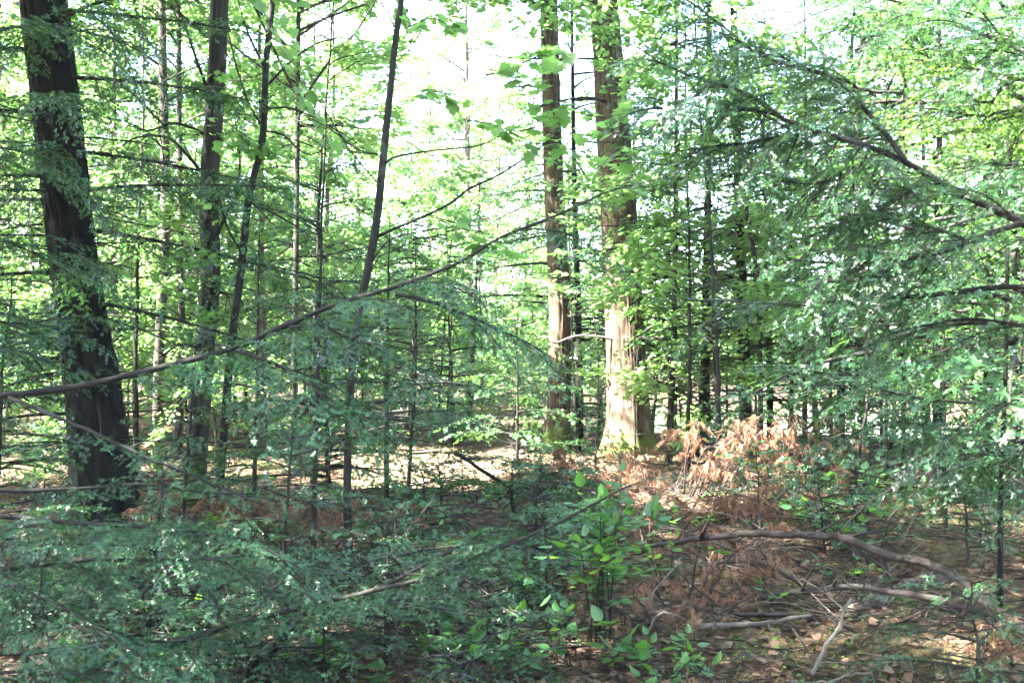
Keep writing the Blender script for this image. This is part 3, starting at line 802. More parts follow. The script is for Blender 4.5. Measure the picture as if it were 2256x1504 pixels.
bare_branch(tP, px_path([(1400, 1000), (1398, 900), (1401, 800), (1402, 745)], 17.0, 17.05), .017, .010, 'bark_dark', 2, .3, 'vine', 'dark vine running up the trunk')
for pts in ([(1310, 5), (1250, -10), (1190, 5), (1130, 0)], [(1350, 10), (1400, -15), (1460, 0)]):
    hem_branch(tP, px_path(pts, 17.4, 16.8), .03, .006, 'mid', .6, .1, .1, .2, 'hem_far')
tQ, pQ, rQ = maple_trunk('pine_tree', 'second pine, grey brown, standing just left of huge sunlit pine', 'tree',
    [(1208, -40, 38), (1213, 160, 44), (1220, 400, 48), (1228, 560, 52), (1235, 720, 56), (1230, 880, 60), (1222, 995, 70)], 19.4, 21, 'bark_pine', 70, .02)
put_crown(tQ, pQ[-1], 9.0, 21.5, 3.2, 60)
shade_fronds, shade_limbs = MB(), MB()  # unseen long limbs added above the frame to shade the huge pine's trunk
for k in range(26):
    az = math.radians(R.uniform(150, 245)); L = R.uniform(2.2, 4.6); q = np.linspace(0, 1, 9)[:, None]; z0 = R.uniform(8.2, 11.5)
    ax = np.array([pQ[-1, 0], 19.4, z0]) + np.array([math.cos(az), math.sin(az), .12]) * L * q + np.array([0, 0, -.10 * L]) * q ** 2
    tube(shade_limbs, ax, np.linspace(.035, .006, 9), 6, .5, cap=False)
    fronds_far(shade_fronds, sub_branches(ax, .1, 1.0, .13, .2, R, flat=.3), R, .05, .08)
obj('limb', shade_limbs.mesh('limb', M['twig'], True), tQ, kind='stuff')
v, f, t_ = prune_lit(shade_fronds); obj('crown', clean_mesh('crown', v, f, t_, M['hem_far']), tQ, kind='stuff')
bare_branch(tQ, px_path([(1240, 700), (1275, 690), (1310, 665)], 19.3, 19), .02, .008, 'dead', 3, .4, 'dead_branch')

small = [
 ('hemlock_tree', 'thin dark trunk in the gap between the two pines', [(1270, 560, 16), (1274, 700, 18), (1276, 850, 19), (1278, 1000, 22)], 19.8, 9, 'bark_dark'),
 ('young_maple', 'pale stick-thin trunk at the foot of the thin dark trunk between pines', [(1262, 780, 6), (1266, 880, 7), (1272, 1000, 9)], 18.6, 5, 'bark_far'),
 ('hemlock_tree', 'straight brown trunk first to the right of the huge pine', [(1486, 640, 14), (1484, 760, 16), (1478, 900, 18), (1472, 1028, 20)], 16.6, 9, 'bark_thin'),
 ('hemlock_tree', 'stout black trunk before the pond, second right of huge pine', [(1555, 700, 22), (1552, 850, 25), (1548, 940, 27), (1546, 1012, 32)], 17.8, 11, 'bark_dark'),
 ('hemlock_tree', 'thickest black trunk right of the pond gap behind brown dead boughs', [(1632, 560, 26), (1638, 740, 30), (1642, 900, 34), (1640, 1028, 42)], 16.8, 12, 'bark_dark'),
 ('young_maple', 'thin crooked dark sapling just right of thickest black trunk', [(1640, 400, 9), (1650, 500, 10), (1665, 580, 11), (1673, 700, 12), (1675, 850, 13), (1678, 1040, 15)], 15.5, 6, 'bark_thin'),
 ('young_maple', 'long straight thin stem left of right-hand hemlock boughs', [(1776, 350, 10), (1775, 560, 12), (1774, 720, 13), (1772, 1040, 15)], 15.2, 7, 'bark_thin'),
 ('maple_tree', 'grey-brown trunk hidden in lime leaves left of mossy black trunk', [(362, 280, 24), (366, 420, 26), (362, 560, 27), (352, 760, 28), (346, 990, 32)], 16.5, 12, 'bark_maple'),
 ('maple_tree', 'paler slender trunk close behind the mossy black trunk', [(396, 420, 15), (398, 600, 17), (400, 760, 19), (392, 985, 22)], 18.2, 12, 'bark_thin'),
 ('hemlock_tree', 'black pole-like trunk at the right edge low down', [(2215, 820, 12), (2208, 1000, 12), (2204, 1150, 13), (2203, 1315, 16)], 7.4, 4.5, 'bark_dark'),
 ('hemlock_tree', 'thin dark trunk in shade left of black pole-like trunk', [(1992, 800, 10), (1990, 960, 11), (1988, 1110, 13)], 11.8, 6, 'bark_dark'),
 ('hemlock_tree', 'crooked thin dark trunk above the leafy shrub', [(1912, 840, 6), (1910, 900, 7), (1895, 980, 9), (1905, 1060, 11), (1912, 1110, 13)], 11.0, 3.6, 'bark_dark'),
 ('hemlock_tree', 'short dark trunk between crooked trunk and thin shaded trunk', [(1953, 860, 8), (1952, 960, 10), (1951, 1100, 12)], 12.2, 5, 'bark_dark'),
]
for nm, lb, pts, Y, H, bk in small:
    t, p, r = maple_trunk(nm, lb, 'tree', pts, Y, H, bk, 14, .012, .2)
    if nm == 'hemlock_tree':
        z0 = max(1.2, P(0, 800, Y)[2])
        fb, wd = pine_like_crown(z0, H + .3, 1.5 if H < 8 else 2.2, 34, .02, cx=p[-1, 0] * .5 + p[-2, 0] * .5, cy=Y)
        for k in range(11):
            zz = R.uniform(.3, z0 + .6); az = R.uniform(0, 6.28); l = R.uniform(.3, 1.2); q = np.linspace(0, 1, 5)[:, None]
            c = np.array([np.interp(zz, p[:, 2], p[:, 0]), Y, zz])
            tube(wd, c + np.array([math.cos(az), math.sin(az), R.uniform(-.2, .3)]) * l * q - np.array([0, 0, .2 * l]) * q ** 2, np.linspace(.008, .002, 5), 4, .5, cap=False)
        obj('limb', wd.mesh('limb', M['twig'], True), t, kind='stuff')
        v, f, tt = prune_lit(fb); obj('crown', clean_mesh('crown', v, f, tt, M['hem_far']), t, kind='stuff')
    elif nm == 'young_maple':
        maple_crown(t, p, 1.8 if Y < 18 else 1.0, H, 1.2, 16, 34, .11, SIMPLE, 'maple', .008, True, .22)
    else:
        maple_crown(t, p, 3.4, H, 2.4, 30, 50, .12, KITE, 'maple', .02, True)

t, p, r = maple_trunk('maple_tree', 'straight maple trunk among lime leaves between mossy trunk and forked sapling', 'tree', [(655, 300, 13), (652, 600, 15), (648, 800, 16), (645, 1010, 20)], 17.0, 18.5, 'bark_thin', 18, .012)
maple_crown(t, p, 5.0, 18.5, 4.6, 80, 76, .14, KITE, 'maple', .025, True, .42)  # added tree; its crown keeps sun off the upper pine trunk
# sunlit maple tiers in front of the pine
t = thing('young_maple', 'thin young maple with glowing yellow-green tiers crossing the huge pine trunk', 'tree')
mb = MB(); tp = resample([G(1310, 16.2) - [0, 0, .05], P(1318, 800, 16.2), P(1300, 600, 16.2), P(1322, 400, 16.2), P(1310, 200, 16.2)], 30); tube(mb, tp, np.linspace(.012, .004, 30), 7, .5, .1)
obj('trunk', mb.mesh('trunk', M['bark_far'], True), t)
tw = [[(1300, 610), (1240, 600), (1180, 600)], [(1300, 630), (1350, 640), (1400, 635)], [(1310, 560), (1270, 550), (1200, 560)], [(1310, 700), (1350, 690), (1420, 680)], [(1318, 830), (1350, 820), (1400, 822)], [(1318, 820), (1300, 815), (1290, 818)], [(1320, 420), (1260, 410), (1200, 400)], [(1320, 440), (1370, 430), (1420, 420)],
      [(1315, 480), (1380, 480), (1450, 470)], [(1315, 500), (1260, 490), (1210, 470)], [(1318, 350), (1270, 330), (1210, 350)], [(1315, 560), (1380, 560), (1430, 550)], [(1315, 270), (1360, 262), (1420, 275)], [(1315, 300), (1260, 290), (1200, 300)], [(1312, 215), (1350, 190), (1400, 200)], [(1318, 640), (1270, 640), (1190, 620)], [(1318, 380), (1370, 372), (1430, 380)]]
for a in tw:
    ax = resample(px_path(a, 16.2, 16.2 + R.uniform(-.5, .5)), 8); bare_branch(t, ax, .006, .002, 'twig', 3, .3, 'branch')
    po, fw, nn, sz = spray_leaves(ax, 24, .3, .115, R, .25, .03); leaf_objs(t, po, fw, nn, sz, 'maple', 'maple_near', (0, 0, 0))

# ------------------------------------------------------------------ near hemlocks left and right, trunks just outside the frame
def near_hemlock(label, px, Y, H, rad, lst, up, flat=.36, boughs=8):
    t = thing('hemlock_tree', label, 'tree')
    b = G(px, Y); p = np.array([b + [0, 0, -.05], b + [.03, .02, H * .4], b + [.0, .05, H]])
    obj('trunk', big_trunk(p, np.array([rad, rad * .8, rad * .15]), 40, 110, .012, 9, b[2], .3).mesh('trunk', M['bark_dark'], True), t)
    for e in lst:
        pts, y0, y1, r0, sl = e[:5]
        kw = e[5] if len(e) > 5 else {}
        kw.setdefault('lod', 'near'); kw.setdefault('boughs', boughs); kw.setdefault('flat', flat)
        hem_branch(t, px_path(pts, y0, y1), r0, .0025, sub_len=sl, **kw)
    if up: put_crown(t, (b[0], b[1]), up[0], H, up[1], up[2])
    return t
near_hemlock('hemlock at the left edge whose long branch climbs across to the pines', -330, 4.6, 11, .11, [
  ([(-330, 900), (0, 872), (180, 852), (390, 805), (520, 770), (640, 720), (760, 672), (870, 640), (1000, 590), (1085, 540), (1220, 480), (1340, 430), (1460, 402)], 4.6, 5.0, .0175, .50, dict(t0=.30, droop=.45, step=.07)),
  ([(870, 648), (950, 665), (1050, 705), (1150, 752), (1230, 800)], 4.85, 4.9, .009, .36, dict(t0=.1, droop=.4, step=.06)),
  ([(640, 722), (700, 715), (760, 740), (840, 760)], 4.75, 4.5, .008, .34, dict(t0=.1, droop=.4, step=.06)),
  ([(520, 772), (600, 800), (680, 850), (760, 930)], 4.7, 4.4, .009, .40, dict(t0=.1, droop=.5, step=.06)),
  ([(20, 875), (150, 930), (300, 1000), (460, 1065), (580, 1110)], 4.6, 4.4, .009, .22, dict(t0=.3, droop=.3, boughs=1)),
  ([(-330, 1090), (0, 1080), (200, 1070), (300, 1062), (420, 1075), (600, 1092)], 4.6, 4.7, .011, .22, dict(t0=.45, droop=.2, boughs=1)),
  ([(-330, 1180), (-50, 1135), (150, 1150), (350, 1165), (520, 1190), (650, 1250)], 4.6, 4.2, .013, .48, dict(t0=.25, droop=.25, step=.055)),
  ([(-330, 1260), (0, 1250), (130, 1235), (260, 1230), (420, 1230), (560, 1220), (720, 1250)], 4.6, 4.5, .014, .46, dict(t0=.3, droop=.3, step=.06)),
  ([(-330, 1330), (-60, 1290), (60, 1300), (200, 1360), (330, 1440)], 4.6, 4.0, .012, .42, dict(t0=.3, droop=.3, step=.06)),
  ([(-330, 1400), (0, 1440), (150, 1430), (300, 1415), (420, 1400), (520, 1380)], 4.6, 4.3, .016, .40, dict(t0=.5, droop=.35)),
  ([(-330, 1560), (100, 1500), (300, 1440), (490, 1382), (620, 1345), (760, 1310), (940, 1262), (1060, 1210), (1180, 1165), (1290, 1110), (1390, 1060)], 4.6, 4.3, .018, .42, dict(t0=.35, droop=.3, step=.065)),
  ([(860, 1285), (960, 1230), (1060, 1180), (1130, 1140)], 4.45, 4.4, .007, .3, dict(t0=.15, droop=.3)),
  ([(-330, 700), (-100, 690), (40, 720), (150, 705)], 4.6, 5.6, .012, .42, dict(t0=.35, droop=.35)),
  ([(-330, 800), (-80, 760), (40, 775), (120, 810)], 4.6, 5.2, .012, .40, dict(t0=.35, droop=.35)),
  ([(-330, 600), (-80, 520), (80, 560), (200, 640)], 4.6, 6.0, .011, .40, dict(t0=.35, droop=.35)),
  ([(-330, 980), (-50, 1000), (60, 990), (150, 970)], 4.6, 5.4, .011, .28, dict(t0=.35, droop=.3, boughs=1)),
  ([(-330, 420), (-60, 330), (80, 350), (180, 400)], 4.6, 6.0, .011, .40, dict(t0=.35, droop=.35, boughs=9, flat=.3)),
  ([(-330, 180), (-80, 90), (80, 60), (230, 90), (330, 120)], 4.6, 6.4, .011, .46, dict(t0=.35, droop=.35, boughs=12, flat=.32)),
  ([(-330, 1560), (-50, 1480), (150, 1470), (300, 1510)], 4.6, 3.9, .011, .36, dict(t0=.35, droop=.3)),
], (4.4, 1.3, 16), .15, 4)
near_hemlock('hemlock at the right edge with big dark drooping boughs overhead', 2560, 4.2, 12, .12, [
  ([(2560, 660), (2256, 492), (2100, 420), (2000, 362), (1900, 320), (1800, 292), (1720, 265), (1640, 208), (1560, 185), (1480, 155), (1400, 110)], 4.2, 4.6, .020, .46, dict(t0=.22, droop=.4, step=.06, boughs=14)),
  ([(2256, 490), (2180, 515), (2080, 555), (1980, 580), (1830, 585), (1740, 580)], 4.25, 4.5, .012, .42, dict(t0=.1, droop=.35, step=.055)),
  ([(2560, 640), (2256, 632), (2150, 640), (2030, 655), (1900, 660), (1780, 678), (1620, 672), (1480, 665)], 4.2, 5.2, .013, .40, dict(t0=.3, droop=.35, step=.07, boughs=3, flat=.2)),
  ([(2560, 300), (2256, 120), (2100, 60), (1950, 30), (1800, 5)], 4.2, 4.8, .013, .46, dict(t0=.25, droop=.4, step=.06, boughs=14)),
  ([(2560, 330), (2256, 170), (2170, 222), (2100, 160), (2050, 125), (1960, 110)], 4.4, 4.9, .010, .36, dict(t0=.3, droop=.3, mat='hem_sunlit', sunny=.3, step=.06)),
  ([(2560, 360), (2256, 250), (2180, 260), (2080, 250), (2000, 260)], 4.4, 5.0, .010, .36, dict(t0=.3, droop=.3, mat='hem_sunlit', sunny=.3, step=.06)),
  ([(2000, 362), (1930, 270), (1840, 175), (1750, 150), (1665, 118), (1580, 50), (1490, -15)], 4.35, 4.8, .011, .40, dict(t0=.1, droop=.4, step=.06, boughs=14)),
  ([(1990, 205), (1900, 195), (1840, 150), (1800, 100)], 4.5, 4.6, .007, .3, dict(t0=.1, droop=.35)),
  ([(2560, 780), (2256, 720), (2150, 705), (2060, 715), (1960, 740), (1880, 780)], 4.2, 5.0, .010, .36, dict(t0=.35, droop=.35, boughs=3, flat=.2)),
  ([(1800, 292), (1720, 300), (1620, 320), (1500, 330)], 4.4, 4.7, .007, .32, dict(t0=.1, droop=.45, step=.06)),
  ([(1740, 285), (1650, 240), (1560, 245), (1480, 235), (1410, 240)], 4.45, 4.8, .007, .32, dict(t0=.1, droop=.45, step=.06)),
  ([(1900, 320), (1850, 380), (1790, 410), (1700, 400)], 4.4, 4.6, .006, .3, dict(t0=.1, droop=.5)),
  ([(2560, 560), (2300, 380), (2180, 360), (2080, 330)], 4.2, 4.7, .010, .40, dict(t0=.3, droop=.4)),
  ([(2560, 200), (2300, 20), (2150, -30), (1990, -40)], 4.2, 5.0, .010, .44, dict(t0=.3, droop=.5)),
  ([(2150, 535), (2050, 500), (1940, 480), (1850, 490)], 4.3, 4.6, .006, .34, dict(t0=.1, droop=.35, step=.055)),
], (4.4, 1.3, 16))
near_hemlock('hemlock low at the right edge with pale feathery boughs over the dead limbs', 2470, 6.6, 7, .08, [
  ([(2470, 850), (2256, 890), (2130, 885), (2000, 870), (1900, 850), (1780, 845), (1640, 862)], 6.6, 6.3, .012, .50, dict(t0=.25, droop=.25, lod='mid')),
  ([(2470, 940), (2256, 975), (2160, 960), (2060, 940), (1950, 930), (1850, 960)], 6.6, 6.8, .012, .50, dict(t0=.25, droop=.3, lod='mid')),
  ([(2470, 980), (2256, 1000), (2150, 1040), (2050, 1070), (1970, 1090)], 6.6, 8.0, .011, .46, dict(t0=.25, droop=.3, lod='mid')),
  ([(2470, 760), (2256, 800), (2150, 790), (2000, 800), (1880, 830), (1720, 820)], 6.6, 6.8, .011, .50, dict(t0=.25, droop=.3, lod='mid')),
  ([(2470, 700), (2256, 650), (2130, 610), (2020, 620)], 6.6, 7.4, .011, .50, dict(t0=.25, droop=.35, lod='mid')),
  ([(2470, 900), (2300, 860), (2200, 900), (2100, 960), (2020, 1010)], 6.6, 6.0, .009, .42, dict(t0=.25, droop=.3, lod='mid')),
  ([(2470, 1080), (2300, 1050), (2200, 1020), (2080, 1010)], 6.6, 7.5, .009, .42, dict(t0=.25, droop=.3, lod='mid')),
], (3.4, 1.2, 14), .2, 4)

# ------------------------------------------------------------------ hemlock saplings, every branch a part
def sapling(label, px, Y, H, r, lean, nb, z0, Lb, lod, top_thin=.003, mat='hem', sunny=0., keep=1.):
    t = thing('hemlock_sapling', label, 'tree')
    b = G(px, Y); q = np.linspace(0, 1, 14)[:, None]
    p = b + np.array([lean[0], lean[1], 0]) * q ** 1.3 + np.array([0, 0, H]) * q + np.cumsum(R.normal(0, .008, (14, 3)), 0) * q; p[0, 2] -= .05
    mb = MB(); tube(mb, resample(p, 40), np.linspace(1, 0, 40) ** .8 * (r - top_thin) + top_thin, 9, .5, .12)
    obj('trunk', mb.mesh('trunk', M['bark_thin'], True), t)
    for k in range(nb):
        f = (k + R.random() * .8) / nb; zz = z0 + (H * .98 - z0) * f; s = np.clip(zz / H, 0, 1); x = s * 13; i = min(int(x), 12)
        c = p[i] * (1 - x + i) + p[i + 1] * (x - i); az = k * 2.4 + R.uniform(-.6, .6); L = (Lb * (1 - f) ** .75 + .15) * R.uniform(.7, 1.15)
        qq = np.linspace(0, 1, 7)[:, None]
        ax = c + np.array([math.cos(az), math.sin(az), .12 + .35 * f]) * L * qq + np.array([0, 0, -.22 * L]) * qq ** 2
        hem_branch(t, ax, .004 + .005 * L, .0015, lod, .22 * L + .12, .07 if lod == 'near' else .085, .18, .22, mat, sunny, keep)
    for k in range(int(6 + H * 3)):
        zz = R.uniform(.1, max(z0 + .3, .5)); i = min(int(zz / H * 13), 12); az = R.uniform(0, 6.28); l = R.uniform(.15, .7); qq = np.linspace(0, 1, 5)[:, None]
        bare_branch(t, p[i] + np.array([math.cos(az), math.sin(az), R.uniform(-.3, .3)]) * l * qq, .005, .0015, 'twig', 3, .2, 'dead_branch', n=6)
    return reroot(t, b)
sapling('tall hemlock sapling with thin upright stem left of forked sapling', 690, 8.2, 3.5, .024, (.06, .1), 22, .75, 1.15, 'mid')
sapling('hemlock sapling just right of the forked sapling with slim pole stem', 852, 11.5, 3.0, .032, (-.02, .1), 22, .9, 1.25, 'mid')
sapling('short hemlock sapling with thin black stem left of leaning dead stick', 898, 10.4, 2.3, .022, (.08, .1), 20, .62, 1.1, 'mid')
sapling('hemlock sapling low in front of the mossy black trunk', 400, 8.6, 1.6, .020, (.1, 0), 18, .25, 1.0, 'mid')
sapling('bushy hemlock sapling at the far left beneath the long branch', -10, 7.6, 2.1, .024, (.1, 0), 22, .25, 1.15, 'mid')
sapling('knee-high hemlock seedling at the lower left among feathery sprays', 330, 5.6, .95, .014, (.05, 0), 13, .15, .62, 'near')
sapling('small hemlock sapling under the long low branch at centre left', 620, 6.6, 1.25, .016, (.08, 0), 16, .15, .8, 'near')
sapling('wide hemlock sapling at the back of the bright clearing', 985, 19.6, 2.6, .028, (.1, 0), 20, .4, 1.4, 'mid', mat='hem_far')
sapling('hemlock sapling with silvery lit boughs left of second pine', 1140, 16.4, 2.5, .026, (0, 0), 20, .35, 1.3, 'low', mat='hem_far', sunny=.2)
sapling('hemlock seedling beside the bright clearing edge at centre', 1180, 9.4, .65, .012, (.05, 0), 12, .1, .5, 'mid')
sapling('hemlock seedling low at centre bottom below the long low branch', 860, 5.5, .55, .010, (.0, 0), 12, .1, .45, 'near')
sapling('hemlock seedling at the very bottom left of the broad-leaved shrub', 1010, 4.9, .33, .009, (.0, 0), 9, .06, .4, 'near')
sapling('bushy hemlock sapling right of leafy shrub in deep shade', 2080, 9.6, 2.2, .024, (0, 0), 20, .2, 1.1, 'mid')
sapling('hemlock sapling over the leafy shrub with blue-green tips', 1830, 12.4, 2.6, .026, (0, 0), 22, .4, 1.25, 'mid', mat='hem_far')
sapling('low hemlock seedling under the right-hand boughs', 2130, 8.2, .9, .014, (0, 0), 13, .15, .65, 'mid')
sapling('tiny hemlock seedling at the bottom right edge', 1830, 4.55, .22, .007, (0, 0), 8, .05, .28, 'near')
sapling('hemlock seedling at bottom left corner', 60, 5.2, .7, .012, (.05, 0), 12, .12, .55, 'near')
sapling('dense hemlock sapling between forked sapling and mossy black trunk', 560, 9.6, 2.7, .024, (.05, 0), 22, .35, 1.2, 'mid')
sapling('hemlock sapling right of the long straight thin stem', 1940, 14.2, 3.2, .03, (0, 0), 22, .5, 1.3, 'low', mat='hem_far')

# ------------------------------------------------------------------ background wood
LM = [(190, 'the big hemlock trunk'), (450, 'the mossy black trunk'), (550, 'the slim bending sapling'), (820, 'the black forked sapling'), (1225, 'the second pine'), (1385, 'the huge pine'), (1640, 'the thickest black trunk'), (1774, 'the long straight stem'), (1990, 'the thin shaded trunk'), (2205, 'the pole-like trunk')]
DESC = {('maple', 0): 'tall lime-green maple', ('maple', 1): 'slender lime-green maple', ('maple', 2): 'thick-stemmed lime-green maple', ('young', 0): 'leafy young maple', ('young', 1): 'low young maple', ('young', 2): 'high-leaved young maple',
        ('hemlock', 0): 'dark green hemlock', ('hemlock', 1): 'narrow dark hemlock', ('hemlock', 2): 'tall hemlock with bare lower trunk', ('small_hem', 0): 'bushy hemlock sapling', ('small_hem', 1): 'low hemlock sapling'}
ORD = ['nearest', 'second nearest', 'third nearest', 'fourth nearest', 'fifth nearest', 'sixth nearest', 'seventh nearest', 'eighth nearest', 'ninth nearest', 'tenth nearest', 'eleventh nearest', 'twelfth nearest', 'thirteenth nearest', 'fourteenth nearest'] + [a + ' nearest' for a in 'fifteenth sixteenth seventeenth eighteenth nineteenth twentieth twenty-first twenty-second twenty-third twenty-fourth twenty-fifth twenty-sixth'.split()]
RC = {'maple': 2.2, 'young': .8, 'hemlock': 1.3, 'small_hem': .5}
BOT = {('maple', 0): 3, ('maple', 1): 1.6, ('maple', 2): 5, ('young', 0): .6, ('young', 1): .4, ('young', 2): 1.8, ('hemlock', 0): 1.8, ('hemlock', 1): .8, ('hemlock', 2): 6, ('small_hem', 0): .2, ('small_hem', 1): .1}
HT = {('maple', 0): 14, ('maple', 1): 11, ('maple', 2): 17, ('young', 0): 5.5, ('young', 1): 3.6, ('young', 2): 6.5, ('hemlock', 0): 12, ('hemlock', 1): 8, ('hemlock', 2): 15, ('small_hem', 0): 4, ('small_hem', 1): 2.6}
trees = []
def try_add(kind, var, px, Y, sc=None, force=False, mind=1.2):
    x = (px - CX) / F * Y; sc = sc or R.uniform(.85, 1.15)
    if not force:
        if lake_mask(x, Y) > .02: return False
        if any(math.hypot(x - a[3], Y - a[4]) < mind for a in trees): return False
        if blocks(x, Y, BOT[kind, var] * sc, HT[kind, var] * sc, RC[kind] * sc * .75): return False
    trees.append((kind, var, px, x, Y, sc)); return True
# rows of trees, nearer ones thin, farther ones dense
for px, Y, kind, var in [(905, 38, 'maple', 1), (1085, 38, 'maple', 1), (985, 43, 'maple', 1), (1040, 40, 'maple', 2), (945, 44, 'maple', 0), (1150, 43, 'maple', 0), (980, 44, 'young', 0), (1040, 33, 'young', 0), (640, 15.5, 'young', 0), (740, 18, 'young', 0), (480, 17.5, 'young', 0), (300, 15, 'young', 1), (580, 21, 'maple', 1), (440, 22, 'maple', 1), (700, 24, 'maple', 1), (800, 22, 'young', 0), (250, 20, 'maple', 1), (100, 17, 'young', 0), (20, 22, 'maple', 1), (-60, 18, 'hemlock', 1),
                         (960, 24, 'young', 0), (1060, 25.5, 'young', 0), (1130, 22.5, 'young', 1), (1000, 20.5, 'small_hem', 0), (900, 19, 'small_hem', 0), (830, 17, 'small_hem', 0), (1320, 21.5, 'small_hem', 0), (1440, 19.5, 'small_hem', 0), (1500, 21.8, 'small_hem', 1), (1400, 22.5, 'hemlock', 1), (1600, 20.5, 'small_hem', 0), (1700, 18.5, 'hemlock', 1),
                         (1520, 18.6, 'young', 0), (1590, 15.6, 'young', 0), (1740, 17, 'young', 0), (1850, 17, 'hemlock', 1), (1960, 18, 'young', 0), (2060, 16, 'hemlock', 1), (2150, 14, 'young', 0), (2240, 12.5, 'small_hem', 0), (2180, 18, 'hemlock', 0), (2300, 16, 'hemlock', 1), (1900, 20.5, 'maple', 1), (2040, 21, 'maple', 1), (1800, 21, 'hemlock', 1), (1670, 21, 'young', 0),
                         (160, 13.5, 'small_hem', 0), (520, 13.8, 'small_hem', 0), (720, 13.0, 'small_hem', 1), (-40, 13, 'small_hem', 0), (1250, 24, 'hemlock', 1), (1320, 27, 'maple', 1)]:
    try_add(kind, var, px, Y, mind=.4)
kinds = [('maple', 0), ('maple', 1), ('maple', 2), ('young', 0), ('hemlock', 0), ('hemlock', 1)]
for px, Y in [(1515, 14.6), (1590, 13.6), (1490, 18.8), (1880, 14.8), (1560, 19.8), (690, 13.4), (300, 13.2)]:
    try_add('young', 2, px, Y, R.uniform(.95, 1.15), force=True)
N0 = len(trees); tries = 0
while len(trees) < N0 + 58 and tries < 4000:
    tries += 1
    Y = 19.5 + 22 * R.random(); px = R.uniform(-350, 2600)
    w = [1, 2.5, .5, 7, .4, 1] if px < 1300 else [.8, 2, .4, 6, .8, 2]
    k, v = kinds[R.choice(6, p=np.array(w) / sum(w))]
    if 860 < px < 1180 and (Y < 34 or (k == 'maple' and v != 1) or k == 'hemlock'): continue
    try_add(k, v, px, Y, R.uniform(1.0, 1.75) if k == 'young' else None, mind=1.6)
N1 = len(trees); tries = 0
while len(trees) < N1 + 62 and tries < 5000:
    tries += 1
    Y = 19 + 30 * R.random(); px = R.uniform(-250, 2500)
    k, v = [('young', 0), ('young', 1), ('small_hem', 0), ('hemlock', 1)][R.choice(4, p=[.4, .3, .2, .1])]
    if 880 < px < 1170 and Y < 23 or 1430 < px < 1700 and Y < 27: continue
    try_add(k, v, px, Y, mind=1.1)
def far_wood():
    mb, wd = MB(), MB()
    for k in range(90):
        a = math.radians(R.uniform(-36, 36)); d = R.uniform(62, 100); x, y = d * math.sin(a), d * math.cos(a); z = float(hgt(x, y)); H = R.uniform(3, 7)
        if abs(x + 3) < 7: H *= .72
        tube(wd, np.array([[x, y, z - .2], [x, y, z + H * .9]]), [.2, .05], 5, .5)
        m = 170; u = R.random(m); zz = z + H * (.08 + .92 * u); rr = (.9 + 1.6 * np.sin(np.pi * np.clip(u * .85 + .1, 0, 1))) * np.sqrt(R.random(m)); th = R.uniform(0, 6.28, m)
        po = np.stack([x + rr * np.cos(th), y + rr * np.sin(th), zz], 1)
        leaf_cloud(mb, po, R.normal(0, 1, (m, 3)), np.array([0, 0, .8]) + R.normal(0, .6, (m, 3)), R.uniform(.35, .8, m), np.clip(R.normal(.45, .2) + R.normal(0, .1, m), 0, 1), KITE)
    o = obj('far_wood', mb.mesh('far_wood', M['maple']), kind='stuff'); obj('trunk', wd.mesh('far_trunk', M['bark_far'], True), o, kind='stuff')
far_wood()
cnt = {}
for kind, var, px, x, Y, sc in sorted(trees, key=lambda a: a[4]):
    lm = min(LM, key=lambda a: abs(a[0] - px)); side = 'left' if px < lm[0] else 'right'
    key = (kind, var, lm[1], side); i = cnt.get(key, 0); cnt[key] = i + 1
    place(kind, var, (x, Y, float(hgt(x, Y)) - .03), R.uniform(0, 6.28), sc, f"{DESC[kind, var]} behind, {side} of {lm[1]}, {ORD[min(i, 25)]} such", {'maple': 'maples of the wood behind', 'young': 'young maples behind', 'hemlock': 'hemlocks of the wood behind', 'small_hem': 'hemlock saplings behind'}[kind])
# trees standing round the camera whose crowns shade the foreground
shade = 0
for x, y, kind, var, sc in [(-5.5, 1.5, 'hemlock', 2, 1.0), (-9, 5, 'hemlock', 2, 1.1), (-7, 9, 'maple', 2, 1.0), (-12, 9, 'maple', 2, 1.0), (-10.5, .5, 'maple', 2, 1.0), (-14, 4, 'hemlock', 2, 1.2), (-4, -3.5, 'hemlock', 2, .95), (-4.8, 4.4, 'hemlock', 2, .95), (5.5, 3, 'hemlock', 2, 1.0), (7, 8, 'hemlock', 2, .9), (-8, -4, 'maple', 2, 1.0),
                            (-17, 8, 'maple', 2, 1.1), (9, 13, 'hemlock', 2, 1.0), (10, 5, 'maple', 2, 1.0), (-4.6, 6.6, 'hemlock', 2, 1.0), (5.0, 7.6, 'hemlock', 2, 1.0)]:
    shade += 1
    place(kind, var, (x, y, float(hgt(x, y)) - .03), R.uniform(0, 6.28), sc, f"{'tall hemlock' if kind == 'hemlock' else 'tall maple'} outside the picture {'left' if x < 0 else 'right'}, crown shading the foreground, {['first','second','third','fourth','fifth','sixth','seventh','eighth','ninth','tenth','eleventh','twelfth','thirteenth','fourteenth','fifteenth','sixteenth','seventeenth','eighteenth','nineteenth','twentieth','twenty-first','twenty-second'][shade - 1]}", 'tall trees round the picture')
for i, (x, y) in enumerate([(-1.5, -6), (1.5, -7), (4.5, -6), (-5, -8), (-8, -7), (8, -4), (7.5, -8), (0, -10), (-3, -12), (4, -11), (-11, -3), (11, 0), (10, 9), (-12, -9), (12, -9), (8, 1.5), (-9.5, 3), (-8, 6.5)]):
    place('hemlock', 0 if i % 2 else 1, (x, y, float(hgt(x, y)) - .03), R.uniform(0, 6.28), 1.1, f"bushy hemlock outside the picture {'behind the viewer' if y < -3 else 'at the side'}, {['first','second','third','fourth','fifth','sixth','seventh','eighth','ninth','tenth','eleventh','twelfth','thirteenth','fourteenth','fifteenth','sixteenth','seventeenth','eighteenth'][i]}", 'hemlocks round the picture')
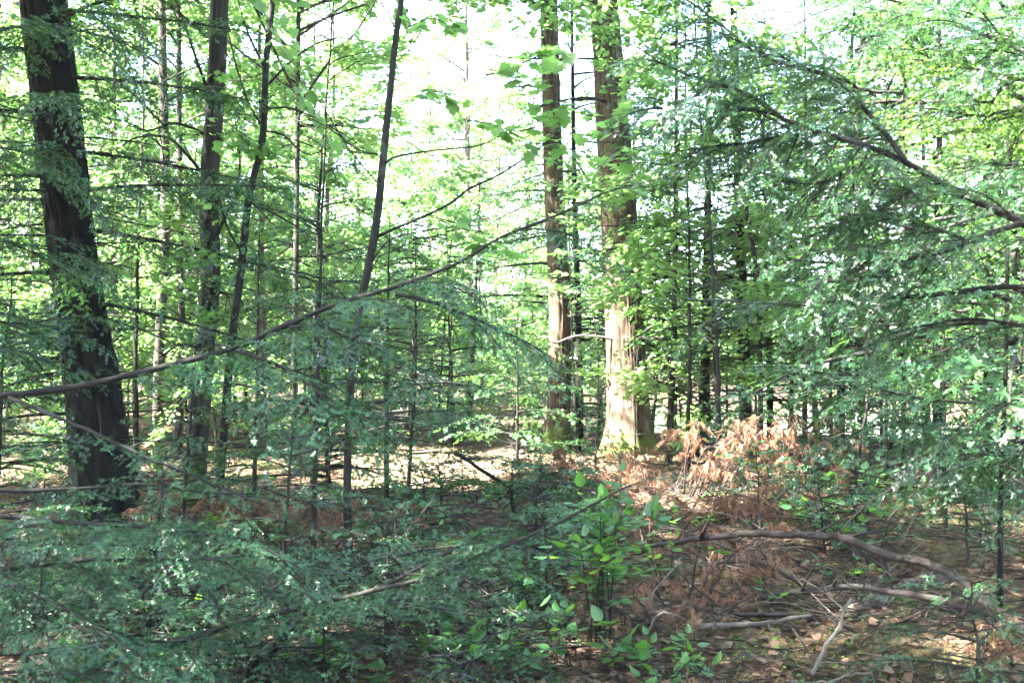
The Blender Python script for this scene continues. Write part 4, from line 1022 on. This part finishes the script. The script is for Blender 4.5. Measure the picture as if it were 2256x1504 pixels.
def prune_tree(root):
    """open a gap in this one tree's crown where the photograph shows sun reaching the floor beyond"""
    c, sn, sc = math.cos(root.rotation_euler.z), math.sin(root.rotation_euler.z), root.scale.x
    for ch in list(root.children):
        if not ch.name.startswith('crown'): continue
        me = ch.data; n = len(me.vertices); v = np.empty(n * 3, np.float32); me.vertices.foreach_get('co', v); v = v.reshape(-1, 3).astype(float)
        f = np.empty(len(me.polygons) * 3, np.int32); me.loops.foreach_get('vertex_index', f); f = f.reshape(-1, 3)
        w = np.stack([c * v[:, 0] - sn * v[:, 1], sn * v[:, 0] + c * v[:, 1], v[:, 2]], 1) * sc + np.array(root.location)
        m = w[f].mean(1); keep = np.ones(len(f), bool)
        for p, r in LIT:
            d = m - p; a = d @ TS; q = np.linalg.norm(d - a[:, None] * TS, axis=1)
            keep &= ~((q < r * 1.05 + .08) & (a > .5))
        if (~keep).sum() > 300:
            t = np.empty(n, np.float32); me.attributes['tint'].data.foreach_get('value', t)
            ch.data = clean_mesh('crown', v, f[keep], t, me.materials[0])
for o in list(bpy.data.objects):
    if o.type == 'EMPTY' and o.get('group') in ('tall trees round the picture', 'hemlocks round the picture', 'maples of the wood behind', 'young maples behind', 'hemlock saplings behind', 'hemlocks of the wood behind') and o.location.y < 20 and o.location.y > -2:
        prune_tree(o)
for k, lst in protos.items():
    for v, (t, n) in enumerate(lst):
        if (k, v) not in used:
            for c in list(t.children): bpy.data.objects.remove(c)
            bpy.data.objects.remove(t)

# ------------------------------------------------------------------ fallen limbs, sticks and log
def stick(name, label, pts, Y0, Y1, r0, r1, mat='stick', twigs=4, tl=.3, cat='branch', clamp=True, group=None):
    t = thing(name, label, cat, group=group)
    q = px_path(pts, Y0, Y1)
    n = max(14, int(plen(q) / .05)); ax = resample(q, n); ax = ax + np.cumsum(R.normal(0, .0045, ax.shape), 0)
    rr = np.linspace(r0, r1, n) * (1 + .12 * R.normal(0, 1, n).cumsum() / np.sqrt(n))
    if clamp: ax[:, 2] = np.maximum(ax[:, 2], hgt(ax[:, 0], ax[:, 1]) + rr * .6)
    mb = MB(); tube(mb, ax, np.abs(rr) + .0008, 10, .3 + .5 * R.random(n * 10 + 2), .16)
    for k in range(max(1, n // 12)):                                # knots
        i = R.integers(2, n - 2); d = nrm(R.normal(0, 1, 3)); l = rr[i] * R.uniform(1.4, 2.2)
        tube(mb, ax[i] + d * l * np.linspace(0, 1, 3)[:, None], [rr[i] * .6, rr[i] * .45, rr[i] * .3], 6, .5)
    obj('stem', mb.mesh('stem', M[mat], True), t)
    T = nrm(np.gradient(ax, axis=0))
    for k in range(twigs):
        i = R.integers(n // 6, n - 1); d = nrm(T[i] * .7 + R.normal(0, .6, 3)); l = tl * R.uniform(.4, 1.); qq = np.linspace(0, 1, 6)[:, None]
        p = ax[i] + d * l * qq + np.cumsum(R.normal(0, .012, (6, 3)), 0) * qq
        p[:, 2] = np.maximum(p[:, 2], hgt(p[:, 0], p[:, 1]) + .004)
        m2 = MB(); tube(m2, p, np.linspace(max(.0025, r1 * .6), .0012, 6), 5, .5)
        obj('twig', m2.mesh('twig', M[mat], True), t)
    return t
stick('fallen_branch', 'thick dark arching dead limb, upper one of two at lower right', [(1405, 1215), (1450, 1198), (1560, 1180), (1690, 1172), (1830, 1180), (1900, 1195), (1960, 1220), (2040, 1240), (2110, 1270), (2160, 1310), (2256, 1392), (2330, 1450)], 8.0, 5.6, .017, .030, 'stick', 7, .5)
stick('fallen_branch', 'arching dead limb with pale tip below the upper arch', [(1590, 1318), (1680, 1312), (1800, 1296), (1880, 1292), (1960, 1302), (2060, 1325), (2130, 1350), (2256, 1388), (2320, 1410)], 7.0, 6.0, .018, .024, 'stick', 6, .4)
stick('fallen_branch', 'thin dark bent stick hanging above the lower arching limb', [(1540, 1246), (1600, 1233), (1680, 1236), (1730, 1255), (1790, 1292)], 7.3, 6.9, .010, .012, 'stick', 4, .3)
stick('fallen_branch', 'thin curved stick lying level under the arching limbs', [(1850, 1382), (1890, 1372), (1960, 1380), (2060, 1392), (2170, 1398), (2220, 1394)], 6.4, 6.2, .007, .011, 'stick', 3, .3)
stick('fallen_branch', 'pale grey forked stick leaning upright in front of the log', [(1788, 1482), (1810, 1440), (1840, 1390), (1852, 1350), (1866, 1325)], 5.6, 6.1, .011, .006, 'dead', 4, .25)
stick('dead_snag', 'dark broken stick slanting up before the bright clearing', [(1002, 998), (1040, 1022), (1080, 1048), (1110, 1066), (1126, 1078), (1122, 1100), (1132, 1150)], 9.2, 9.2, .017, .014, 'bark_dark', 3, .2, clamp=False)
stick('fallen_branch', 'short dark side stick at the foot of the broken slanting stick', [(1120, 1080), (1145, 1072), (1165, 1070)], 9.2, 9.1, .009, .005, 'bark_dark', 2, .15, clamp=False)
tl = thing('fallen_log', 'rough dark log with pale broken end beneath the arching limbs', 'log')
q = resample(px_path([(1875, 1345), (1960, 1310), (2030, 1282), (2085, 1268)], 6.6, 7.2), 40)
lm = big_trunk  # same ridged bark on a lying log
th = np.linspace(0, 2 * math.pi, 40, endpoint=False)
mb = MB(); rr = .046 + .005 * np.sin(np.arange(40) * .6) + .003 * R.normal(0, 1, 40); tube(mb, q, rr, 40, R.random(40 * 40 + 2), .2)
obj('trunk', mb.mesh('trunk', M['logbark'], True), tl)
mb = MB(); d = nrm(q[0] - q[3]); e = q[0] + d * np.array([0, .05, .11, .16])[:, None] + np.array([[0, 0, 0], [0, 0, .004], [0, 0, .0], [0, 0, -.012]]); tube(mb, e, [.040, .034, .022, .008], 14, .5, .5)
obj('broken_end', mb.mesh('broken_end', M['cutwood'], True), tl, label='pale splintered end')
more = [
 ('reddish flat stick lying left of the log', [(1500, 1350), (1620, 1345), (1740, 1338)], 6.7, 6.6, .012, .014, 'stick'),
 ('pale thick stick lying just below the reddish flat stick', [(1540, 1378), (1650, 1372), (1790, 1352)], 6.3, 6.5, .016, .012, 'dead'),
 ('broken pale stick with splintered tip under the low hemlock branch', [(1085, 1338), (1150, 1350), (1190, 1362), (1230, 1362)], 6.6, 6.5, .013, .009, 'dead'),
 ('short orange-brown stick end near the bottom centre', [(1050, 1395), (1080, 1410), (1095, 1420)], 5.9, 5.8, .014, .012, 'dead'),
 ('long thin stick curving along the bottom centre', [(930, 1452), (1020, 1444), (1080, 1410), (1150, 1390), (1230, 1360)], 5.2, 5.6, .005, .004, 'stick'),
 ('thin forked twig below the long curving bottom stick', [(1022, 1446), (1050, 1470), (1085, 1500)], 5.15, 5.0, .005, .004, 'stick'),
 ('straight thin stick at the bottom right corner', [(1740, 1502), (1820, 1490), (1880, 1465), (1925, 1455)], 5.4, 5.3, .006, .004, 'dead'),
 ('brown stick across the red dead needles right of centre', [(1620, 1135), (1690, 1112), (1740, 1062)], 10.2, 10.4, .014, .016, 'stick'),
 ('black thin log behind the red dead needles', [(1530, 1165), (1640, 1158), (1760, 1140), (1880, 1125)], 10, 10.4, .018, .014, 'bark_dark'),
 ('thin leaning stick right of brown dead boughs', [(1615, 1030), (1650, 1055), (1695, 1088)], 12.6, 12.0, .012, .010, 'stick'),
 ('thin white stick arched over the leafy shrub', [(1850, 1175), (1900, 1120), (1950, 1090), (2030, 1055)], 8.2, 7.6, .005, .004, 'dead'),
 ('pale stem slanting right of the arched white stick', [(1950, 1150), (2000, 1100), (2040, 1060)], 8.0, 7.8, .005, .003, 'dead'),
 ('upright bent pale stem behind the upper arching limb', [(1985, 1200), (2005, 1150), (2020, 1100), (2050, 1040)], 7.9, 7.8, .005, .003, 'dead'),
 ('dark stick lying along the near edge of the clearing', [(1000, 1090), (1090, 1100), (1180, 1088), (1280, 1100)], 12.2, 12.0, .016, .012, 'bark_dark'),
 ('mossy low log hump left of the slanting broken stick', [(965, 1085), (1010, 1062), (1060, 1062), (1110, 1085)], 12.8, 12.8, .05, .04, 'bark_maple'),
 ('pale stick rising left of the huge pine base', [(1240, 1040), (1290, 1022), (1320, 1006)], 15.6, 15.9, .014, .008, 'dead'),
 ('thin stick leaning into the pond gap', [(1455, 965), (1490, 990), (1520, 1015)], 16.4, 16.0, .012, .009, 'bark_dark'),
 ('grey stick lying low at the far left', [(310, 1115), (345, 1120), (370, 1135)], 9.8, 9.6, .010, .008, 'dead'),
 ('twisted grey stick in the left undergrowth', [(170, 1380), (205, 1400), (230, 1440)], 5.5, 5.3, .008, .005, 'dead'),
 ('dark short log leaning under the lower left branches', [(560, 1470), (610, 1430), (660, 1370)], 5.6, 6.0, .022, .018, 'bark_dark'),
 ('pale crooked twig among the bottom right leaves', [(1415, 1400), (1435, 1380), (1445, 1360), (1480, 1350)], 5.9, 5.8, .007, .005, 'dead'),
 ('grey forked twig hanging from the lower arching limb', [(1430, 1345), (1440, 1310), (1460, 1290), (1500, 1240)], 6.6, 7.0, .006, .004, 'dead'),
 ('thin hanging twig near the right end of the arches', [(2098, 1320), (2106, 1290), (2120, 1275)], 6.6, 6.5, .005, .004, 'dead'),
 ('dead twig bent between the two arches at right', [(2110, 1272), (2130, 1290), (2140, 1320), (2150, 1345)], 6.5, 6.4, .006, .003, 'dead'),
]
for lb, pts, a, b, r0, r1, mt in more:
    stick('fallen_stick', lb, pts, a, b, r0, r1, mt, 3, .22, 'stick', clamp=True, group='dead sticks on the forest floor')

# ------------------------------------------------------------------ dead brown boughs
def dead_bough(label, px, py, Y, H, W, n, dens, hang=.12):
    t = thing('dead_bough', label, 'dead bough')
    x = (px - CX) / F * Y; b = np.array([x, Y, float(hgt(x, Y))])
    az0 = R.uniform(0, 6.28)
    for k in range(max(4, n)):
        az = az0 + R.normal(0, 1.3); L = W * R.uniform(.8, 2.0); hz = H * R.uniform(.35, 1.1)
        q = np.linspace(0, 1, 12)[:, None]
        ax = b + np.array([R.normal(0, W * .5), R.normal(0, W * .4), 0]) + np.array([math.cos(az), math.sin(az) * .7, 0]) * L * q + np.array([0, 0, hz]) * np.sin(np.clip(q * R.uniform(1.4, 2.6), 0, 3.0)) + np.cumsum(R.normal(0, .008, (12, 3)), 0)
        g = hgt(ax[:, 0], ax[:, 1]); ax[:, 2] = np.maximum(ax[:, 2], g + .01)
        mb = MB(); tube(mb, ax, np.linspace(R.uniform(.006, .012), .0025, 12), 6, .5, .15)
        fb = MB(); tw = []
        T = nrm(np.gradient(ax, axis=0))
        for j in range(int(8 + 16 * L)):
            i = R.integers(2, 12); sd = nrm(np.cross(T[i], [0, 0, 1.])) * (1 if j % 2 else -1)
            d = nrm(T[i] * .7 + sd * R.uniform(.3, 1) + [0, 0, R.normal(0, .3)]); l = R.uniform(.05, .24); qq = np.linspace(0, 1, 4)[:, None]
            e = ax[i] + d * l * qq + np.array([0, 0, -.35 * l]) * qq ** 2
            tube(mb, e, [.003, .0024, .0018, .001], 3, .5, cap=False)
            if R.random() < .55: tw.append(e)
        ob = obj('stem', mb.mesh('stem', M['stick'], True), t)
        if not tw: continue
        E = np.vstack([e[1:] for e in tw]); m = max(6, int(dens * .5))
        hd = np.repeat(np.array([0, 0, -1.]) + R.normal(0, .45, (len(E), 3)), m, 0)
        c = np.repeat(E, m, 0) + R.normal(0, .007, (len(E) * m, 3)); N = len(c)
        tb = np.repeat(np.clip(R.normal(.45, .22, len(E)), 0, 1), m)
        dd = nrm(hd + R.normal(0, .2, (N, 3))); ln = hang * R.uniform(.4, 1.2, N) * np.repeat(R.uniform(.5, 1.2, len(E)), m)
        s_ = nrm(np.cross(dd, R.normal(0, 1, (N, 3)))) * .0026 * Y / 8
        v = np.stack([c - s_, c + s_, c + dd * ln[:, None]], 1).reshape(-1, 3)
        v[:, 2] = np.maximum(v[:, 2], hgt(v[:, 0], v[:, 1]) + .004)
        fb.add(v, np.arange(len(v)).reshape(-1, 3), np.repeat(np.clip(tb + R.normal(0, .1, N), 0, 1), 3))
        obj('dead_needles', fb.mesh('dead_needles', M['deadneedle']), ob, kind='stuff')
    return t
for a in [('tallest feathery brown dead bough, sunlit, right of the huge pine', 1580, 1130, 11.2, .80, .36, 14, 26), ('brown dead bough hanging below the thickest black trunk', 1735, 1110, 11.6, .85, .32, 10, 24), ('low brown dead bough between huge pine and tall feathery one', 1450, 1110, 11.8, .28, .40, 8, 24),
          ('brown dead bough at the clearing edge left of huge pine', 1215, 1075, 13.6, .30, .3, 6, 20), ('brown dead tuft at the foot of the huge pine', 1395, 1040, 15.6, .26, .3, 6, 20), ('reddish dead bough in front of the tall feathery one', 1660, 1180, 9.6, .34, .45, 10, 24),
          ('dark brown dead bough hanging left of the thin bent stick', 1500, 1330, 6.9, .34, .26, 5, 20), ('dark brown drooping dead bough beside the broad-leaved shrub', 1400, 1390, 6.3, .34, .22, 4, 20), ('dead bough with brown needles above the left end of arching limb', 1500, 1225, 8.4, .26, .3, 5, 20),
          ('drooping brown dead bough at bottom right under the arches', 2200, 1450, 5.6, .22, .14, 2, 22), ('small brown dead tuft among the sticks left of the log', 1620, 1330, 6.9, .16, .24, 4, 18), ('brown dead bough behind leafy shrub at right', 1790, 1130, 11.0, .32, .3, 6, 22), ('pinkish brown dead bough lying left of the tall feathery one', 1510, 1150, 10.2, .3, .45, 9, 24), ('brown dead bough just below the reddish one, by the upper arch', 1600, 1230, 8.6, .24, .4, 6, 20), ('low brown dead bough before the base of the huge pine', 1330, 1060, 14.2, .26, .5, 8, 22),
          ('brown dead twigs lying between the two arching limbs', 1700, 1260, 7.8, .2, .4, 7, 22), ('scattered brown dead twigs before the clearing', 1290, 1090, 11.6, .24, .5, 8, 20),
          ('brown dead bough under hemlock saplings left of centre', 640, 1190, 8.8, .42, .5, 9, 22), ('brown dead bough in shade behind the lower left branches', 480, 1150, 9.6, .4, .4, 7, 22)]:
    dead_bough(*a)

bp = thing('brush_pile', 'tangle of thin dead twigs heaped under the arching limbs', 'brush pile')
for k in range(110):
    px = R.uniform(1330, 1960); Y = R.uniform(6.2, 12.5) if px < 1800 else R.uniform(6.2, 8); b = G(px, Y); az = R.uniform(0, 6.28); l = R.uniform(.3, 1.1); q = np.linspace(0, 1, 9)[:, None]
    ax = b + np.array([math.cos(az), math.sin(az) * .8, 0]) * l * q + np.array([0, 0, R.uniform(.02, .4)]) * np.sin(q * R.uniform(.8, 3.1)) + np.cumsum(R.normal(0, .012, (9, 3)), 0)
    ax[:, 2] = np.maximum(ax[:, 2], hgt(ax[:, 0], ax[:, 1]) + .004)
    mb = MB(); r0 = R.uniform(.003, .0075); tube(mb, ax, np.linspace(r0, .0015, 9), 5, R.random(9 * 5 + 2), .25)
    for j in range(R.integers(1, 4)):
        i = R.integers(2, 8); d = nrm(ax[i] - ax[i - 1] + R.normal(0, .08, 3)); tube(mb, ax[i] + d * R.uniform(.05, .22) * np.linspace(0, 1, 4)[:, None] + np.cumsum(R.normal(0, .006, (4, 3)), 0), np.linspace(r0 * .5, .001, 4), 4, .5)
    obj('twig', mb.mesh('twig', M['stick' if R.random() < .6 else 'dead'], True), bp)
# ------------------------------------------------------------------ broad-leaved shrubs and ground plants
def shrub(name, label, px, Y, stems, H, W, nl, size, kind='ovate', mat='broad', lean=(0, 0), up=.75):
    b = G(px, Y); t = thing(name, label, 'plant' if H < .5 else 'shrub', b)
    for k in range(stems):
        az = R.uniform(0, 6.28); L = H * R.uniform(.55, 1.1); sp = W * R.uniform(.2, 1)
        q = np.linspace(0, 1, 10)[:, None]
        ax = np.array([R.normal(0, .04), R.normal(0, .04), -.02]) + np.array([math.cos(az) * sp + lean[0], math.sin(az) * sp + lean[1], 0]) * q ** 1.3 + np.array([0, 0, L]) * q ** up + np.cumsum(R.normal(0, .006, (10, 3)), 0) * q
        mb = MB(); tube(mb, ax, np.linspace(.003 + .004 * H, .0015, 10), 6, .4, .1)
        tips = []
        for j in range(max(2, int(nl / stems / 4))):
            s = R.uniform(.35, 1); i = min(int(s * 9), 8); d = nrm(np.array([R.normal(0, 1), R.normal(0, 1), .25])); l = R.uniform(.06, .22) * (H + .3)
            tw = ax[i] + d * l * np.linspace(0, 1, 5)[:, None]
            tube(mb, tw, np.linspace(.0022, .001, 5), 4, .4, cap=False); tips.append(tw)
        obj('stem', mb.mesh('stem', M['twig'], True), t)
        tips.append(ax[6:])
        for tw in tips:
            n = max(2, int(round(nl / stems / len(tips)))); s = np.linspace(.45, 1, n); i = np.minimum((s * (len(tw) - 1)).astype(int), len(tw) - 1)
            po = tw[i]; td = nrm(tw[-1] - tw[0]); sd = nrm(np.cross(td, [0, 0, 1.]))
            fw = td * .55 + sd * np.where(np.arange(n) % 2, 1, -1)[:, None] * .8 + R.normal(0, .25, (n, 3)); fw[-1] = td; fw[:, 2] -= .12
            nn = np.array([0, 0, 1.]) + R.normal(0, .28, (n, 3))
            leaf_objs(t, po, fw, nn, size * R.uniform(.6, 1.15, n), kind, mat, (0, 0, 0))
    return t
shrub('leafy_shrub', 'dark broad-leaved shrub with many upright stems at bottom centre', 1320, 6.0, 10, .92, .30, 250, .085)
shrub('leafy_shrub', 'leafy shrub with sunlit round leaves above the arching limbs', 1800, 9.4, 8, .66, .55, 130, .10)
shrub('leafy_shrub', 'arching leafy shrub in shade behind the right half of the limbs', 1900, 8.6, 6, .5, .5, 70, .10)
for i, (lb, px, Y, st, H, W, nl, sz) in enumerate([
  ('low broad-leaved plant left of the dark shrub, pale flat leaves', 1160, 7.2, 3, .30, .22, 22, .10), ('low broad-leaved plant below the long low branch', 1230, 6.6, 3, .24, .22, 22, .095), ('broad-leaved plant at the foot of the dark shrub', 1370, 5.7, 4, .22, .25, 32, .09),
  ('broad-leaved plant at bottom centre beside curving stick', 1160, 5.5, 4, .2, .25, 28, .085), ('broad-leaved plant at the bottom edge right of dark shrub', 1470, 5.35, 4, .2, .26, 30, .09), ('broad-leaved plant at bottom edge near the pale crooked twig', 1540, 5.7, 4, .2, .22, 26, .085),
  ('broad-leaved plant with one big bright leaf by the brown boughs', 1440, 8.4, 2, .42, .2, 10, .15), ('young plant with green leaves under hemlock tips at centre', 1350, 9.2, 4, .4, .3, 34, .10), ('small leafy plant left of dark dead boughs', 1250, 5.6, 4, .24, .22, 30, .08),
  ('pale leafy seedling at the foot of the second pine', 1240, 18.2, 4, .7, .35, 44, .10), ('low leafy plant by the bright clearing', 1090, 8.6, 4, .3, .3, 26, .10), ('broad-leaved plant in front of the log', 1700, 6.9, 3, .16, .2, 14, .08),
  ('low leafy plant beneath the upper arching limb', 1840, 7.8, 4, .26, .3, 28, .09), ('leafy plant in left undergrowth under sprays', 880, 6.2, 4, .26, .3, 26, .085), ('leafy plant at bottom left of centre', 720, 5.6, 4, .24, .3, 26, .085), ('leafy plant on the far left floor', 420, 6.6, 3, .3, .3, 22, .085),
  ('low leafy plant before the stout black trunk', 1600, 14.6, 4, .45, .4, 30, .11), ('low leafy plant right of thickest black trunk', 1690, 14.2, 4, .6, .4, 34, .11)]):
    shrub('ground_plant', lb, px, Y, st, H, W, nl, sz)

FL = [(240, 'the big hemlock trunk'), (430, 'the mossy black trunk'), (690, 'the tall hemlock sapling'), (772, 'the black forked sapling'), (898, 'the short black-stemmed sapling'), (1130, 'the broken slanting stick'), (1320, 'the dark broad-leaved shrub'), (1580, 'the tallest brown dead bough'), (1866, 'the pale forked stick'), (2085, 'the log end')]
fc = {}
fill = [(float(R.uniform(40, 2250)), float(5.0 + 8.0 * R.random() ** 1.3)) for _ in range(84)]
seeds = {}
fill = [(a, b) for a, b in fill if not (1480 < a < 2150 and b < 8.2)]
for i, (px, Y) in enumerate(sorted(fill, key=lambda a: a[1])):
    lm = min(FL, key=lambda a: abs(a[0] - px)); side = 'left' if px < lm[0] else 'right'; hm = i % 2 == 0
    n = fc.get((hm, lm[1], side), 0); fc[hm, lm[1], side] = n + 1
    sk = ('n' if Y < 6.5 else 'm', len([1 for k in seeds if k[0] == ('n' if Y < 6.5 else 'm')]))
    if hm and sk[1] >= 3:
        pr = seeds[(sk[0], int(R.integers(0, 3)))]
        dup(pr, G(px, Y), R.uniform(0, 6.28), R.uniform(.75, 1.25), f'knee-high hemlock seedling on the floor, {side} of {lm[1]}, {ORD[n]} such', 'small plants on the forest floor')
    elif hm: seeds[sk] = sapling(f'knee-high hemlock seedling on the floor, {side} of {lm[1]}, {ORD[n]} such', px, Y, R.uniform(.35, .8), .011, (R.normal(0, .05), 0), 11, .07, R.uniform(.4, .6), 'near' if Y < 6.5 else 'mid')
    else: shrub('ground_plant', f'small leafy plant on the floor, {side} of {lm[1]}, {ORD[n]} such', px, Y, 3, R.uniform(.14, .34), R.uniform(.2, .32), int(R.integers(16, 28)), R.uniform(.075, .1))
# ------------------------------------------------------------------ litter and ground cover
def scatter(name, n, tmpl, size, mat, ymax, dens_pow=1.6, tilt=.35, lift=.01, xr=1.15, tint=(.45, .2), mask=None, ymin=3.6):
    Y = ymin + (ymax - ymin) * R.random(n) ** dens_pow; x = (R.random(n) - .5) * xr * Y * 2256 / F + R.normal(0, .3, n)
    k = lake_mask(x, Y) < .05
    if mask is not None: k &= mask(x, Y)
    x, Y = x[k], Y[k]; n = len(x)
    pos = np.stack([x, Y, hgt(x, Y) + lift * R.random(n)], 1)
    a = R.uniform(0, 6.28, n); fw = np.stack([np.cos(a), np.sin(a), R.normal(0, tilt, n)], 1); nn = np.array([0, 0, 1.]) + R.normal(0, tilt, (n, 3))
    mb = MB(); leaf_cloud(mb, pos, fw, nn, size * R.uniform(.6, 1.3, n), np.clip(R.normal(tint[0], tint[1], n), 0, 1), tmpl)
    obj(name, mb.mesh(name, M[mat]), kind='stuff')
NEEDLE = (np.array([[-.012, 0, 0], [.012, 0, 0], [.05, 1, .03]]), np.array([[0, 1, 2]]))
TWIG = (np.array([[-.012, 0, 0], [.012, 0, 0], [.03, .6, .04], [.0, 1, .02], [0, .3, .03]]), np.array([[0, 1, 4], [4, 1, 2], [4, 2, 3], [0, 4, 3]]))
scatter('leaf_litter', 16000, KITE, .065, 'litter', 26, 1.5, .35, .03)
scatter('needle_litter', 50000, NEEDLE, .11, 'duff', 20, 1.6, .16, .035)
scatter('twig_litter', 9000, TWIG, .28, 'stick', 22, 1.5, .12, .05)
scatter('ground_herbs', 12000, SIMPLE, .035, 'moss', 24, 1.3, .4, .05, mask=lambda x, y: vnoise(x * 1.2 + 7, y * 1.2, x * 0) > .6)
scatter('grass_blades', 16000, (np.array([[-.02, 0, 0], [.02, 0, 0], [.0, .6, .7]]), np.array([[0, 1, 2]])), .09, 'moss', 22, 1.3, .35, .0, mask=lambda x, y: vnoise(x * .9 + 3, y * .9 + 5, x * 0) > .58)
M['sunlit_drygrass'] = leaf_mat('sunlit_dry_grass', (.16, .12, .07), (.42, .34, .23), (.4, .3, .18), .25, .8, .2, (.5, .42, .3))  # pale dry blades added in the clearing, colour imitating sunlit floor
scatter('sunlit_dry_grass', 22000, (np.array([[-.03, 0, 0], [.03, 0, 0], [.05, 1, .25]]), np.array([[0, 1, 2]])), .10, 'sunlit_drygrass', 19.5, 1.0, .25, .02, xr=.3, tint=(.6, .2), ymin=13.4, mask=lambda x, y: vnoise(x * 1.5, y * 1.5, 3) > .3)
tot = sum(len(o.data.polygons) for o in bpy.data.objects if o.type == 'MESH')
uq = sum(len(m.polygons) for m in bpy.data.meshes if m.users)
print('TRIS unique', uq, 'with copies', tot, 'objects', len(bpy.data.objects), 'trees', len(trees))

bpy.context.view_layer.update()
for o in list(bpy.data.objects):
    if o.type == 'EMPTY' and o.parent is None and o.location.length < 1e-6 and o.children:
        cs = [c for c in o.children if c.type == 'MESH']
        c = next((c for c in cs if c.name.startswith('trunk')), next((c for c in cs if c.name.startswith('stem')), cs[0]))
        v = np.empty(len(c.data.vertices) * 3, np.float32); c.data.vertices.foreach_get('co', v); v = v.reshape(-1, 3)
        k = v[:, 2] <= v[:, 2].min() + .03
        reroot(o, v[k].mean(0))

# ------------------------------------------------------------------ thin added haze, standing in for lens glare
hm = bpy.data.materials.new('haze'); hm.use_nodes = True; nt = hm.node_tree
for n in list(nt.nodes): nt.nodes.remove(n)
out = nt.nodes.new('ShaderNodeOutputMaterial'); pv = nt.nodes.new('ShaderNodeVolumePrincipled')
pv.inputs['Color'].default_value = (.94, .97, .95, 1); pv.inputs['Density'].default_value = .0004; pv.inputs['Anisotropy'].default_value = .0
nt.links.new(pv.outputs[0], out.inputs['Volume'])
bx = np.array([[a, b, c] for a in (-420, 420) for b in (-320, 420) for c in (-2.6, 28)], float)
bf = np.array([[0, 1, 3], [0, 3, 2], [4, 6, 7], [4, 7, 5], [0, 4, 5], [0, 5, 1], [2, 3, 7], [2, 7, 6], [0, 2, 6], [0, 6, 4], [1, 5, 7], [1, 7, 3]])
hz = obj('haze', raw_mesh('haze', bx, bf, np.full(8, .5), hm), kind='stuff')
